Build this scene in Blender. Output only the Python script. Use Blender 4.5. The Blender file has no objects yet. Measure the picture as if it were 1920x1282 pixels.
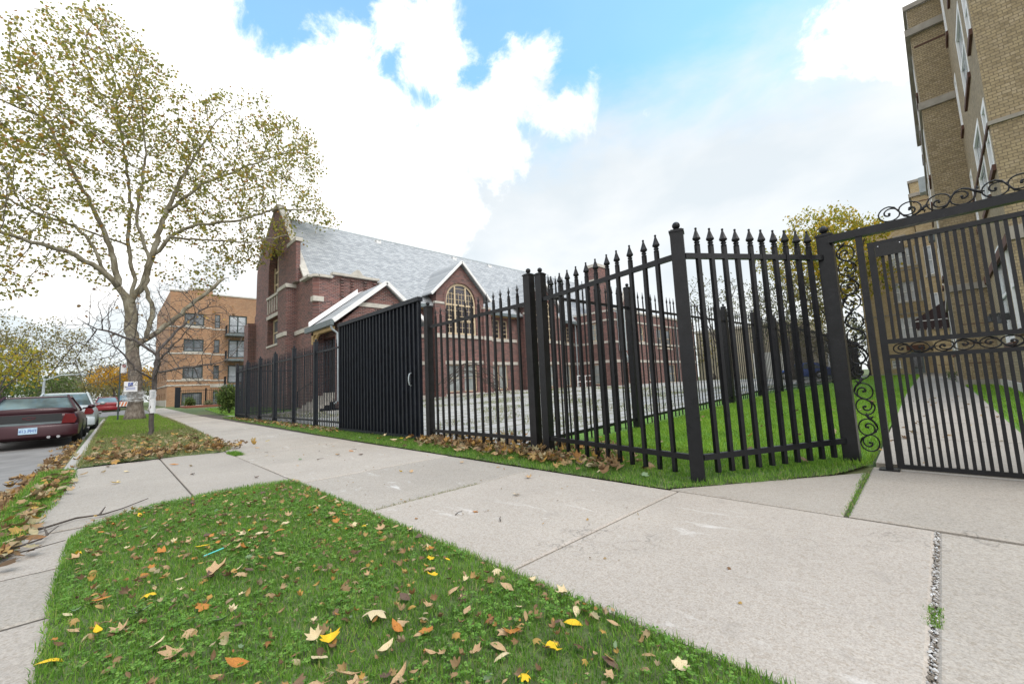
import bpy, bmesh, math, random
import numpy as np
from mathutils import Vector, Matrix, geometry, kdtree, noise as mnoise

R = math.radians
scene = bpy.context.scene
COL = scene.collection

# ------------------------------------------------------------------ camera
cam_d = bpy.data.cameras.new('camera')
cam = bpy.data.objects.new('camera', cam_d)
COL.objects.link(cam)
scene.camera = cam
cam_d.sensor_fit = 'HORIZONTAL'
cam_d.sensor_width = 36.0
cam_d.lens = 36.0 * 777 / 1920
cam_d.clip_start = 0.05
cam_d.clip_end = 3000
_f = 777.0; _roll = 0.0454
_D = _f * _f / 80.7
_up = Vector((-_roll * _D, -_D, _f)).normalized()
_y = Vector((205 - 960.0, 115.0, _f)); _y = (_y - _up * _y.dot(_up)).normalized()
_x = _y.cross(_up)
_rows = [_x, _y, _up]
right = Vector([r.x for r in _rows]); down = Vector([r.y for r in _rows]); fwd = Vector([r.z for r in _rows])
m = Matrix.Identity(4)
for i in range(3):
    m[i][0] = right[i]; m[i][1] = -down[i]; m[i][2] = -fwd[i]
m[0][3], m[1][3], m[2][3] = 0.0, 0.0, 0.93
cam.matrix_world = m

# ------------------------------------------------------------------ world
SUN_AZ_VEC = Vector((0.10, -0.62, 0.78)).normalized()     # direction towards the sun
world = bpy.data.worlds.new('World'); scene.world = world
world.use_nodes = True
nt = world.node_tree; N = nt.nodes; L = nt.links
N.clear()
out = N.new('ShaderNodeOutputWorld'); bg = N.new('ShaderNodeBackground')
bg.inputs['Strength'].default_value = 0.12
L.new(bg.outputs[0], out.inputs[0])
sky = N.new('ShaderNodeTexSky'); sky.sky_type = 'NISHITA'; sky.sun_disc = False
elev = math.asin(SUN_AZ_VEC.z)
sky.sun_elevation = elev
sky.sun_rotation = math.atan2(SUN_AZ_VEC.x, SUN_AZ_VEC.y)
sky.air_density = 1.0; sky.dust_density = 0.6; sky.ozone_density = 2.2
tc = N.new('ShaderNodeTexCoord')

def wmath(op, a, b=None, c=None, clamp=False):
    n = N.new('ShaderNodeMath'); n.operation = op; n.use_clamp = clamp
    for i, v in enumerate((a, b, c)):
        if v is None: continue
        if isinstance(v, (int, float)): n.inputs[i].default_value = v
        else: L.new(v, n.inputs[i])
    return n.outputs[0]

def wnoise(scale, detail, rough, dist=0.0, off=(0, 0, 0), sc=(1, 1, 1)):
    mp = N.new('ShaderNodeMapping'); mp.inputs['Location'].default_value = off
    mp.inputs['Scale'].default_value = sc
    L.new(tc.outputs['Generated'], mp.inputs[0])
    n = N.new('ShaderNodeTexNoise'); n.inputs['Scale'].default_value = scale
    n.inputs['Detail'].default_value = detail; n.inputs['Roughness'].default_value = rough
    n.inputs['Distortion'].default_value = dist
    L.new(mp.outputs[0], n.inputs['Vector'])
    return n.outputs['Fac']

# cumulus masses: direction of the centre, angular radius
CUMULI = [((0.346, 0.82, 0.478), 0.185), ((0.422, 0.62, 0.65), 0.085), ((0.36, 0.645, 0.69), 0.055), ((0.305, 0.71, 0.65), 0.055),
          ((0.59, 0.535, 0.60), 0.078), ((0.675, 0.47, 0.565), 0.065), ((0.55, 0.64, 0.53), 0.11), ((-0.02, 0.863, 0.505), 0.235),
          ((0.235, 0.79, 0.57), 0.07), ((0.21, 0.87, 0.45), 0.20), ((0.43, 0.80, 0.41), 0.20), ((0.85, 0.085, 0.52), 0.045),
          ((0.865, 0.02, 0.52), 0.062), ((0.87, -0.06, 0.53), 0.10), ((0.835, 0.035, 0.545), 0.045), ((0.815, 0.06, 0.57), 0.035), ((0.77, 0.36, 0.535), 0.018),
          ((-0.07, 0.93, 0.33), 0.20)]
nrm = N.new('ShaderNodeVectorMath'); nrm.operation = 'NORMALIZE'
L.new(tc.outputs['Generated'], nrm.inputs[0])
mass = None
for d, w in CUMULI:
    vm = N.new('ShaderNodeVectorMath'); vm.operation = 'DOT_PRODUCT'
    L.new(nrm.outputs[0], vm.inputs[0]); vm.inputs[1].default_value = Vector(d).normalized()
    ang = wmath('ARCCOSINE', wmath('MINIMUM', vm.outputs['Value'], 0.999999))
    g = wmath('MULTIPLY', wmath('SUBTRACT', w, ang), 11.0)
    mass = g if mass is None else wmath('SMOOTH_MAX', mass, g, 0.25)
sep = N.new('ShaderNodeSeparateXYZ'); L.new(nrm.outputs[0], sep.inputs[0])
n1 = wnoise(8.0, 10.0, 0.64, 0.3, (3.1, 0.7, 0.2))
n2 = wnoise(2.2, 5.0, 0.55, 0.2, (1.3, 5.2, 2.2), (1, 1, 1.9))
n3 = wnoise(4.0, 6.0, 0.6, 0.2, (7.3, 1.2, 4.2), (1, 1, 2.2))

def smooth(v, a, b, lo=0.0, hi=1.0):
    k = N.new('ShaderNodeMapRange'); k.interpolation_type = 'SMOOTHSTEP'; L.new(v, k.inputs['Value'])
    for nm, q in (('From Min', a), ('From Max', b), ('To Min', lo), ('To Max', hi)): k.inputs[nm].default_value = q
    return k.outputs[0]
edge = wmath('ADD', mass, wmath('MULTIPLY', wmath('SUBTRACT', n1, 0.5), 2.6))
cover = smooth(edge, -0.12, 0.42)
# the clouds that are nowhere near this view still cover most of the sky
back = wmath('ADD', wmath('MULTIPLY', wmath('SUBTRACT', n3, 0.5), 3.0), smooth(wmath('ADD', wmath('MULTIPLY', sep.outputs[0], 0.69), wmath('MULTIPLY', sep.outputs[1], 0.71)), 0.45, 0.1, -2.0, 0.6))
cover = wmath('MAXIMUM', cover, wmath('MULTIPLY', smooth(back, -0.1, 0.5), smooth(sep.outputs[2], 0.72, 0.8, 0.0, 1.0)))
cover = wmath('MAXIMUM', cover, smooth(back, -0.1, 0.5))
# thin veil that pales the blue towards the right and the horizon
veil_in = wmath('ADD', wmath('ADD', sep.outputs[2], wmath('MULTIPLY', sep.outputs[0], -0.06)), wmath('MULTIPLY', wmath('SUBTRACT', n3, 0.5), -0.22))
veil = smooth(veil_in, 0.60, 0.39, 0.14, 0.97)
tint = N.new('ShaderNodeMix'); tint.data_type = 'RGBA'; tint.blend_type = 'MULTIPLY'
tint.inputs[0].default_value = 1.0
L.new(sky.outputs[0], tint.inputs[6]); tint.inputs[7].default_value = (1.5, 2.3, 2.1, 1)
vr = N.new('ShaderNodeValToRGB'); L.new(n2, vr.inputs[0])
vr.color_ramp.elements[0].position = 0.38; vr.color_ramp.elements[0].color = (4.2, 4.5, 4.7, 1)
vr.color_ramp.elements[1].position = 0.60; vr.color_ramp.elements[1].color = (5.2, 5.25, 5.25, 1)
mixv = N.new('ShaderNodeMix'); mixv.data_type = 'RGBA'
L.new(veil, mixv.inputs[0]); L.new(tint.outputs[2], mixv.inputs[6]); L.new(vr.outputs[0], mixv.inputs[7])
ramp = N.new('ShaderNodeValToRGB')
ramp.color_ramp.elements[0].position = 0.34; ramp.color_ramp.elements[0].color = (5.6, 5.7, 5.75, 1)
ramp.color_ramp.elements[1].position = 0.50; ramp.color_ramp.elements[1].color = (8.6, 8.5, 8.35, 1)
L.new(n2, ramp.inputs[0])
mixc = N.new('ShaderNodeMix'); mixc.data_type = 'RGBA'
L.new(cover, mixc.inputs[0]); L.new(mixv.outputs[2], mixc.inputs[6]); L.new(ramp.outputs[0], mixc.inputs[7])
# overhead sky, out of view, is boosted to light the scene
zen = smooth(sep.outputs[2], 0.70, 0.95, 1.0, 1.75)
sc_ = N.new('ShaderNodeVectorMath'); sc_.operation = 'SCALE'
L.new(mixc.outputs[2], sc_.inputs[0]); L.new(zen, sc_.inputs['Scale'])
L.new(sc_.outputs[0], bg.inputs['Color'])

# ------------------------------------------------------------------ sun (veiled by cloud) and exposure
sun_d = bpy.data.lights.new('sun', 'SUN'); sun = bpy.data.objects.new('sun', sun_d); COL.objects.link(sun)
sun_d.energy = 1.0; sun_d.angle = R(18); sun_d.color = (1.0, 0.96, 0.90)
sun.rotation_euler = SUN_AZ_VEC.to_track_quat('Z', 'Y').to_euler()
scene.view_settings.view_transform = 'Standard'; scene.view_settings.look = 'None'
scene.view_settings.exposure = 0.72; scene.view_settings.gamma = 1.0
scene.cycles.max_bounces = 6
scene.cycles.transparent_max_bounces = 12

# ------------------------------------------------------------------ helpers
WL = {}

def tag(o, label=None, cat=None, group=None, kind=None):
    if label: o['label'] = label
    if cat: o['category'] = cat
    if group: o['group'] = group
    if kind: o['kind'] = kind
    return o

def thing(name, loc, label, cat, group=None):
    o = bpy.data.objects.new(name, None); COL.objects.link(o)
    o.empty_display_size = 0.2
    o.location = loc; WL[o] = Vector(loc)
    return tag(o, label, cat, group)

class MB:
    def __init__(s): s.v = []; s.f = []; s.m = []
    def add(s, vs, fs, m=0):
        b = len(s.v); s.v.extend([tuple(v) for v in vs])
        for f in fs: s.f.append(tuple(b + i for i in f)); s.m.append(m)
    def box(s, x0, y0, z0, x1, y1, z1, m=0):
        s.add([(x0, y0, z0), (x1, y0, z0), (x1, y1, z0), (x0, y1, z0), (x0, y0, z1), (x1, y0, z1), (x1, y1, z1), (x0, y1, z1)],
              [(0, 3, 2, 1), (4, 5, 6, 7), (0, 1, 5, 4), (1, 2, 6, 5), (2, 3, 7, 6), (3, 0, 4, 7)], m)
    def lbox(s, O, S, Nn, s0, t0, n0, s1, t1, n1, m=0):
        O = Vector(O); S = Vector(S); Nn = Vector(Nn); T = Vector((0, 0, 1))
        P = lambda a, b, c: O + S * a + T * b + Nn * c
        vs = [P(s0, t0, n0), P(s1, t0, n0), P(s1, t0, n1), P(s0, t0, n1), P(s0, t1, n0), P(s1, t1, n0), P(s1, t1, n1), P(s0, t1, n1)]
        s.add(vs, [(0, 3, 2, 1), (4, 5, 6, 7), (0, 1, 5, 4), (1, 2, 6, 5), (2, 3, 7, 6), (3, 0, 4, 7)], m)
    def bar(s, p0, p1, w, h=None, m=0, up=(0, 0, 1)):
        h = h or w
        p0 = Vector(p0); p1 = Vector(p1); d = (p1 - p0).normalized(); u = Vector(up)
        if abs(d.dot(u)) > 0.99: u = Vector((1, 0, 0))
        a = d.cross(u).normalized(); b = a.cross(d).normalized()
        a = a * w / 2; b = b * h / 2
        vs = [p0 - a - b, p0 + a - b, p0 + a + b, p0 - a + b, p1 - a - b, p1 + a - b, p1 + a + b, p1 - a + b]
        s.add(vs, [(0, 3, 2, 1), (4, 5, 6, 7), (0, 1, 5, 4), (1, 2, 6, 5), (2, 3, 7, 6), (3, 0, 4, 7)], m)
    def tube(s, pts, rad, n=6, m=0, cap=True):
        pts = [Vector(p) for p in pts]
        if isinstance(rad, (int, float)): rad = [rad] * len(pts)
        b = len(s.v); prev = None
        for i, p in enumerate(pts):
            d = (pts[min(i + 1, len(pts) - 1)] - pts[max(i - 1, 0)])
            if d.length < 1e-9: d = Vector((0, 0, 1))
            d.normalize()
            if prev is None:
                u = Vector((0, 0, 1)) if abs(d.z) < 0.9 else Vector((1, 0, 0))
                a = d.cross(u).normalized()
            else:
                a = (prev - d * prev.dot(d))
                if a.length < 1e-6: a = d.orthogonal()
                a.normalize()
            prev = a; c = d.cross(a)
            for k in range(n):
                t = 2 * math.pi * k / n
                s.v.append(tuple(p + (a * math.cos(t) + c * math.sin(t)) * rad[i]))
        for i in range(len(pts) - 1):
            for k in range(n):
                s.f.append((b + i * n + k, b + i * n + (k + 1) % n, b + (i + 1) * n + (k + 1) % n, b + (i + 1) * n + k)); s.m.append(m)
        if cap:
            s.f.append(tuple(b + k for k in range(n - 1, -1, -1))); s.m.append(m)
            e = b + (len(pts) - 1) * n
            s.f.append(tuple(e + k for k in range(n))); s.m.append(m)
    def lathe(s, prof, n=10, c=(0, 0, 0), m=0, rot=0.0):
        b = len(s.v)
        for r, z in prof:
            for k in range(n):
                t = 2 * math.pi * k / n + rot
                s.v.append((c[0] + r * math.cos(t), c[1] + r * math.sin(t), c[2] + z))
        for i in range(len(prof) - 1):
            for k in range(n):
                s.f.append((b + i * n + k, b + i * n + (k + 1) % n, b + (i + 1) * n + (k + 1) % n, b + (i + 1) * n + k)); s.m.append(m)
        s.f.append(tuple(b + k for k in range(n - 1, -1, -1))); s.m.append(m)
        e = b + (len(prof) - 1) * n
        s.f.append(tuple(e + k for k in range(n))); s.m.append(m)
    def sphere(s, c, r, n=10, m=0, sz=1.0):
        prof = [(max(1e-4, r * math.sin(math.pi * i / 7)), -r * sz * math.cos(math.pi * i / 7)) for i in range(8)]
        s.lathe(prof, n, c, m)
    def wall(s, O, S, Nn, outline, holes=(), depth=0.12, m=0, mr=None):
        """polygon wall with real openings and reveals"""
        O = Vector(O); S = Vector(S); Nn = Vector(Nn)
        P = lambda q, n=0.0: O + S * q[0] + Vector((0, 0, 1)) * q[1] + Nn * n
        loops = [list(outline)] + [list(h) for h in holes]
        flat = [q for lp in loops for q in lp]
        tris = geometry.tessellate_polygon([[Vector((q[0], q[1], 0)) for q in lp] for lp in loops])
        vs = [P(q) for q in flat]
        fs = []
        for t in tris:
            a, b_, c = (vs[i] for i in t)
            nn = (b_ - a).cross(c - a)
            fs.append(tuple(t) if nn.dot(Nn) > 0 else tuple(reversed(t)))
        s.add(vs, fs, m)
        for h in holes:
            k = len(h)
            s.add([P(q) for q in h] + [P(q, -depth) for q in h], [(i, (i + 1) % k, k + (i + 1) % k, k + i) for i in range(k)], m if mr is None else mr)
    def pieces(s):
        """groups of faces that hang together or lie close to each other"""
        n = len(s.v); root = list(range(n))
        def find(i):
            while root[i] != i: root[i] = root[root[i]]; i = root[i]
            return i
        for f in s.f:
            a = find(f[0])
            for q in f[1:]: root[find(q)] = a
        used = sorted({find(f[0]) for f in s.f})
        if len(used) < 2 or len(used) > 400: return None
        num = {r_: i for i, r_ in enumerate(used)}; k = len(used)
        lo = np.full((k, 3), 1e9); hi = np.full((k, 3), -1e9); isl = [num.get(find(i), -1) for i in range(n)]
        for i, q in enumerate(isl):
            if q >= 0: lo[q] = np.minimum(lo[q], s.v[i]); hi[q] = np.maximum(hi[q], s.v[i])
        size = (hi - lo).max(axis=1)
        gap = np.maximum(0, np.maximum(lo[:, None] - hi[None], lo[None] - hi[:, None]))
        near = np.sqrt((gap ** 2).sum(2)) <= np.maximum(0.019, 0.49 * np.maximum(size[:, None], size[None]))
        g = list(range(k))
        def fg(i):
            while g[i] != i: i = g[i]
            return i
        for a, b in zip(*np.nonzero(np.triu(near, 1))): g[fg(a)] = fg(b)
        grp = {}
        for fi, f in enumerate(s.f): grp.setdefault(fg(isl[f[0]]), []).append(fi)
        return list(grp.values()) if len(grp) > 1 else None
    def build(s, name, mats, parent=None, smooth=False, at=None, split=True):
        if split and parent is not None and len(s.v) < 4000:
            ps = s.pieces()
            if ps:
                first = None
                for fl in ps:
                    q = MB(); mp = {}
                    for fi in fl:
                        q.f.append(tuple(mp.setdefault(i, len(mp)) for i in s.f[fi])); q.m.append(s.m[fi])
                    q.v = [None] * len(mp)
                    for i, j_ in mp.items(): q.v[j_] = s.v[i]
                    o = q.build(name, mats, parent, smooth, at, False)
                    first = first or o
                return first
        me = bpy.data.meshes.new(name)
        o = bpy.data.objects.new(name, me); COL.objects.link(o)
        base = Vector((0, 0, 0))
        if parent is not None:
            o.parent = parent; base = WL[parent]
        w = Vector(at) if at is not None else base
        o.location = w - base; WL[o] = w
        me.from_pydata([(x - w.x, y - w.y, z - w.z) for x, y, z in s.v], [], s.f)
        if not isinstance(mats, (list, tuple)): mats = [mats]
        for mm in mats: me.materials.append(mm)
        if len(mats) > 1: me.polygons.foreach_set('material_index', s.m)
        if smooth: me.polygons.foreach_set('use_smooth', [True] * len(me.polygons))
        me.update()
        return o

def part_copy(o, parent, loc):
    c = o.copy(); COL.objects.link(c); c.parent = parent; c.location = loc
    return c

def copy_tree(o, parent=None):
    c = o.copy(); COL.objects.link(c)
    if parent is not None: c.parent = parent
    for ch in list(o.children): copy_tree(ch, c)
    return c

def smooth_by_angle(o, deg=40):
    me = o.data
    me.polygons.foreach_set('use_smooth', [True] * len(me.polygons))
    try: me.set_sharp_from_angle(angle=R(deg))
    except Exception: pass

def gz(x, y):
    """height of the ground: flat pavement, lot rising gently behind the fence"""
    t = min(1.0, max(0.0, (y - 5) / 15))
    a = min(0.28 + 0.17 * t, max(0.0, 0.026 * (x - 4.2)))
    b = 0.0085 * max(0.0, min(y, 75) - 30)
    return max(a, b) if x > 4.2 else b

# ------------------------------------------------------------------ materials
def newmat(name):
    mt = bpy.data.materials.new(name); mt.use_nodes = True
    n = mt.node_tree.nodes; l = mt.node_tree.links
    return mt, n, l, n['Principled BSDF']

def nmath(n, l, op, a, b=None, clamp=False):
    k = n.new('ShaderNodeMath'); k.operation = op; k.use_clamp = clamp
    for i, v in enumerate((a, b)):
        if v is None: continue
        if isinstance(v, (int, float)): k.inputs[i].default_value = v
        else: l.new(v, k.inputs[i])
    return k.outputs[0]

def nnoise(n, l, vec, scale, detail=4, rough=0.55, dist=0):
    k = n.new('ShaderNodeTexNoise'); k.inputs['Scale'].default_value = scale; k.inputs['Detail'].default_value = detail
    k.inputs['Roughness'].default_value = rough; k.inputs['Distortion'].default_value = dist
    if vec is not None: l.new(vec, k.inputs['Vector'])
    return k.outputs['Fac']

def nramp(n, l, fac, stops):
    k = n.new('ShaderNodeValToRGB'); e = k.color_ramp.elements
    while len(e) > 1: e.remove(e[0])
    e[0].position = stops[0][0]; e[0].color = (*stops[0][1], 1)
    for p, c in stops[1:]:
        q = e.new(p); q.color = (*c, 1)
    l.new(fac, k.inputs[0]); return k.outputs[0]

def nmix(n, l, fac, a, b, mode='MIX'):
    k = n.new('ShaderNodeMix'); k.data_type = 'RGBA'; k.blend_type = mode
    for i, v in ((0, fac), (6, a), (7, b)):
        if isinstance(v, (int, float)): k.inputs[i].default_value = v
        elif isinstance(v, tuple): k.inputs[i].default_value = (*v, 1) if len(v) == 3 else v
        else: l.new(v, k.inputs[i])
    return k.outputs[2]

def npos(n): return n.new('ShaderNodeNewGeometry').outputs['Position']
def nobj(n): return n.new('ShaderNodeTexCoord').outputs['Object']

def nbump(n, l, b, h, strength, dist=0.01):
    k = n.new('ShaderNodeBump'); k.inputs['Strength'].default_value = strength; k.inputs['Distance'].default_value = dist
    l.new(h, k.inputs['Height']); l.new(k.outputs[0], b.inputs['Normal'])

def nmap(n, l, vec, scale=(1, 1, 1), loc=(0, 0, 0), rot=(0, 0, 0)):
    k = n.new('ShaderNodeMapping'); k.inputs['Scale'].default_value = scale; k.inputs['Location'].default_value = loc
    k.inputs['Rotation'].default_value = rot
    l.new(vec, k.inputs[0]); return k.outputs[0]

def plain(name, col, rough=0.6, metal=0.0, var=0.12, scale=6.0, bump=0.0, spec=0.5, vec='pos'):
    mt, n, l, b = newmat(name)
    v = npos(n) if vec == 'pos' else nobj(n)
    f = nnoise(n, l, v, scale, 6, 0.6)
    lo = tuple(c * (1 - var) for c in col); hi = tuple(min(1, c * (1 + var)) for c in col)
    l.new(nramp(n, l, f, [(0.3, lo), (0.7, hi)]), b.inputs['Base Color'])
    b.inputs['Roughness'].default_value = rough; b.inputs['Metallic'].default_value = metal
    b.inputs['Specular IOR Level'].default_value = spec
    if bump: nbump(n, l, b, nnoise(n, l, v, scale * 8, 4), bump, 0.005)
    return mt

def mat_iron(name, col, rust, rough):
    mt, n, l, b = newmat(name)
    p = npos(n)
    f = nnoise(n, l, p, 22, 6, 0.7); g = nnoise(n, l, p, 3.0, 3)
    rm = nmath(n, l, 'MULTIPLY', nramp(n, l, f, [(0.62, (0, 0, 0)), (0.70, (1, 1, 1))]), nramp(n, l, g, [(0.45, (0, 0, 0)), (0.65, (rust,) * 3)]))
    dust = nramp(n, l, nnoise(n, l, p, 7, 5, 0.7), [(0.35, tuple(c * 0.75 for c in col)), (0.7, tuple(c * 1.6 + 0.001 for c in col))])
    l.new(nmix(n, l, rm, dust, (0.055, 0.028, 0.016)), b.inputs['Base Color'])
    l.new(nramp(n, l, f, [(0.3, (rough - 0.08,) * 3), (0.7, (rough + 0.14,) * 3)]), b.inputs['Roughness'])
    b.inputs['Specular IOR Level'].default_value = 0.33
    nbump(n, l, b, nnoise(n, l, p, 60, 4), 0.18, 0.004)
    return mt

def brick(name, cols, mortar, bw, bh, ms=0.012, rough=0.85, stain=(0.75, 1.1)):
    mt, n, l, b = newmat(name)
    p = npos(n)
    sx = n.new('ShaderNodeSeparateXYZ'); l.new(p, sx.inputs[0])
    cx = n.new('ShaderNodeCombineXYZ')
    l.new(nmath(n, l, 'ADD', sx.outputs[0], sx.outputs[1]), cx.inputs[0]); l.new(sx.outputs[2], cx.inputs[1])
    t = n.new('ShaderNodeTexBrick'); l.new(cx.outputs[0], t.inputs['Vector'])
    t.inputs['Scale'].default_value = 1.0; t.inputs['Brick Width'].default_value = bw; t.inputs['Row Height'].default_value = bh
    t.inputs['Mortar Size'].default_value = ms; t.inputs['Mortar Smooth'].default_value = 0.3
    t.inputs['Color1'].default_value = (0, 0, 0, 1); t.inputs['Color2'].default_value = (1, 1, 1, 1); t.inputs['Mortar'].default_value = (0, 0, 0, 1)
    # a per-brick random value: quantised cell of the course
    t.offset = 0.5
    cell = n.new('ShaderNodeTexWhiteNoise'); cell.noise_dimensions = '2D'
    q = n.new('ShaderNodeCombineXYZ')
    row = nmath(n, l, 'FLOOR', nmath(n, l, 'DIVIDE', sx.outputs[2], bh))
    par = nmath(n, l, 'MULTIPLY', nmath(n, l, 'MODULO', nmath(n, l, 'ABSOLUTE', row), 2.0), 0.5)
    colx = nmath(n, l, 'FLOOR', nmath(n, l, 'ADD', nmath(n, l, 'DIVIDE', cx.inputs[0].links[0].from_socket, bw), par))
    l.new(colx, q.inputs[0]); l.new(row, q.inputs[1]); l.new(q.outputs[0], cell.inputs['Vector'])
    k = len(cols)
    c = nramp(n, l, cell.outputs['Value'], [(i / max(1, k - 1), cols[i]) for i in range(k)])
    big = nnoise(n, l, p, 0.5, 5, 0.6)
    sv = nramp(n, l, big, [(0.3, (stain[0],) * 3), (0.7, (stain[1],) * 3)])
    c = nmix(n, l, 1.0, c, sv, 'MULTIPLY')
    c = nmix(n, l, t.outputs['Fac'], c, mortar)
    fine = nnoise(n, l, p, 60, 3)
    c = nmix(n, l, 0.35, c, nramp(n, l, fine, [(0.25, (0.6,) * 3), (0.75, (1.3,) * 3)]), 'MULTIPLY')
    l.new(c, b.inputs['Base Color']); b.inputs['Roughness'].default_value = rough
    nbump(n, l, b, nmath(n, l, 'SUBTRACT', 1.0, t.outputs['Fac']), 0.5, 0.006)
    return mt

def mat_concrete(name, base, joints=False, streaks=True, warm=1.0):
    mt, n, l, b = newmat(name)
    p = npos(n)
    big = nnoise(n, l, p, 0.9, 6, 0.6)
    c = nramp(n, l, big, [(0.25, tuple(x * 0.86 for x in base)), (0.75, tuple(x * 1.07 for x in base))])
    f1 = nnoise(n, l, p, 130, 3, 0.75)
    c = nmix(n, l, 0.9, c, nramp(n, l, f1, [(0.28, (0.62, 0.60, 0.57)), (0.5, (1.0, 1.0, 1.0)), (0.74, (1.28, 1.26, 1.22))]), 'MULTIPLY')
    vo = n.new('ShaderNodeTexVoronoi'); vo.inputs['Scale'].default_value = 85; l.new(p, vo.inputs['Vector'])
    peb = nramp(n, l, vo.outputs['Color'], [(0.0, (0.80, 0.75, 0.68)), (0.5, (1, 1, 1)), (1.0, (1.12, 1.1, 1.08))])
    c = nmix(n, l, 0.8, c, peb, 'MULTIPLY')
    spots = nnoise(n, l, p, 5, 4, 0.7)
    c = nmix(n, l, nramp(n, l, spots, [(0.60, (0, 0, 0)), (0.74, (0.45, 0.45, 0.45))]), c, tuple(x * 0.62 for x in base))
    if streaks:     # white paint drips and scuffs worn into the slabs
        st = nnoise(n, l, nmap(n, l, p, (3.2, 0.9, 1), (0.3, 1.1, 0), (0, 0, R(-14))), 2.2, 8, 0.72, 0.6)
        msk = nnoise(n, l, p, 0.8, 2)
        sf = nmath(n, l, 'MULTIPLY', nramp(n, l, st, [(0.585, (0, 0, 0)), (0.70, (1, 1, 1))]), nramp(n, l, msk, [(0.44, (0, 0, 0)), (0.60, (0.6, 0.6, 0.6))]))
        c = nmix(n, l, sf, c, (0.74, 0.73, 0.72))
    gi = n.new('ShaderNodeNewGeometry')
    c = nmix(n, l, 1.0, c, nramp(n, l, gi.outputs['Random Per Island'], [(0, (0.90, 0.90, 0.90)), (0.5, (1, 1, 0.99)), (1, (1.06, 1.05, 1.05))]), 'MULTIPLY')
    # hairline cracks
    cr = n.new('ShaderNodeTexVoronoi'); cr.feature = 'DISTANCE_TO_EDGE'; cr.inputs['Scale'].default_value = 0.42
    wob = n.new('ShaderNodeVectorMath'); wob.operation = 'ADD'
    nz = n.new('ShaderNodeTexNoise'); nz.inputs['Scale'].default_value = 3; nz.inputs['Detail'].default_value = 5; l.new(p, nz.inputs['Vector'])
    l.new(p, wob.inputs[0]); l.new(nz.outputs['Color'], wob.inputs[1]); l.new(wob.outputs[0], cr.inputs['Vector'])
    ck = nramp(n, l, cr.outputs['Distance'], [(0.0, (0.55, 0.55, 0.55)), (0.003, (0, 0, 0))])
    ckm = nramp(n, l, nnoise(n, l, p, 0.5, 2), [(0.53, (0, 0, 0)), (0.6, (1, 1, 1))])
    c = nmix(n, l, nmath(n, l, 'MULTIPLY', ck, ckm), c, (0.12, 0.11, 0.10))
    l.new(c, b.inputs['Base Color']); b.inputs['Roughness'].default_value = 0.9
    nbump(n, l, b, nmath(n, l, 'ADD', f1, nmath(n, l, 'MULTIPLY', vo.outputs['Distance'], 0.5)), 0.28, 0.003)
    return mt

def mat_island(name, stops, rough=0.6, trans=0.0, scale_noise=0.0):
    """leafy / bladed stuff: colour picked per leaf"""
    mt, n, l, b = newmat(name)
    g = n.new('ShaderNodeNewGeometry')
    c = nramp(n, l, g.outputs['Random Per Island'], stops)
    if scale_noise:
        f = nnoise(n, l, g.outputs['Position'], scale_noise, 3)
        c = nmix(n, l, 1.0, c, nramp(n, l, f, [(0.3, (0.72, 0.78, 0.7)), (0.7, (1.22, 1.15, 1.1))]), 'MULTIPLY')
    l.new(c, b.inputs['Base Color']); b.inputs['Roughness'].default_value = rough
    b.inputs['Specular IOR Level'].default_value = 0.25
    if trans:
        tr = n.new('ShaderNodeBsdfTranslucent'); l.new(c, tr.inputs['Color'])
        ms = n.new('ShaderNodeMixShader'); ms.inputs[0].default_value = trans
        l.new(b.outputs[0], ms.inputs[1]); l.new(tr.outputs[0], ms.inputs[2])
        l.new(ms.outputs[0], n['Material Output'].inputs['Surface'])
    return mt


def mat_glass(name, col=(0.02, 0.025, 0.03), rough=0.06, var=0.5):
    mt, n, l, b = newmat(name)
    p = npos(n)
    f = nnoise(n, l, p, 1.1, 3)
    l.new(nramp(n, l, f, [(0.35, tuple(c * (1 - var) for c in col)), (0.65, tuple(c * (1 + var) for c in col))]), b.inputs['Base Color'])
    b.inputs['Roughness'].default_value = rough; b.inputs['IOR'].default_value = 1.5
    b.inputs['Specular IOR Level'].default_value = 0.7
    nbump(n, l, b, nnoise(n, l, p, 0.7, 1), 0.06, 0.05)
    return mt

M = {}
M['gravel'] = mat_island('joint_gravel', [(0, (0.10, 0.08, 0.06)), (0.35, (0.24, 0.21, 0.18)), (0.7, (0.42, 0.41, 0.40)), (1, (0.66, 0.66, 0.66))], 0.9)
M['concrete'] = mat_concrete('sidewalk_concrete', (0.368, 0.334, 0.298))
M['apron'] = mat_concrete('apron_concrete', (0.33, 0.30, 0.268), streaks=False)
M['kerb'] = mat_concrete('kerb_concrete', (0.36, 0.345, 0.33), streaks=False)
M['dirt'] = plain('joint_dirt', (0.075, 0.062, 0.05), 0.95, 0, 0.5, 40)
M['stone'] = plain('limestone', (0.50, 0.47, 0.42), 0.85, 0, 0.18, 3.0, 0.2)
M['iron'] = mat_iron('black_paint', (0.0055, 0.006, 0.008), 0.35, 0.32)
M['iron_worn'] = mat_iron('weathered_black_paint', (0.0105, 0.010, 0.0115), 0.95, 0.46)
M['iron_sheet'] = mat_iron('sky_tinged_sheet', (0.0095, 0.012, 0.0175), 0.25, 0.45)  # blue tinge of the reflected sky put into the base colour
M['galv'] = plain('galvanised_metal', (0.42, 0.47, 0.50), 0.45, 0.35, 0.12, 4)
M['white'] = plain('white_trim', (0.80, 0.80, 0.80), 0.5, 0, 0.06, 3)
M['cream'] = plain('cream_wood', (0.62, 0.50, 0.34), 0.7, 0, 0.14, 3)
M['tan'] = plain('ochre_wood', (0.42, 0.29, 0.13), 0.7, 0, 0.15, 3)
M['darkgreen'] = plain('dark_green_frame', (0.035, 0.055, 0.055), 0.5, 0, 0.15, 5)
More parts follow.
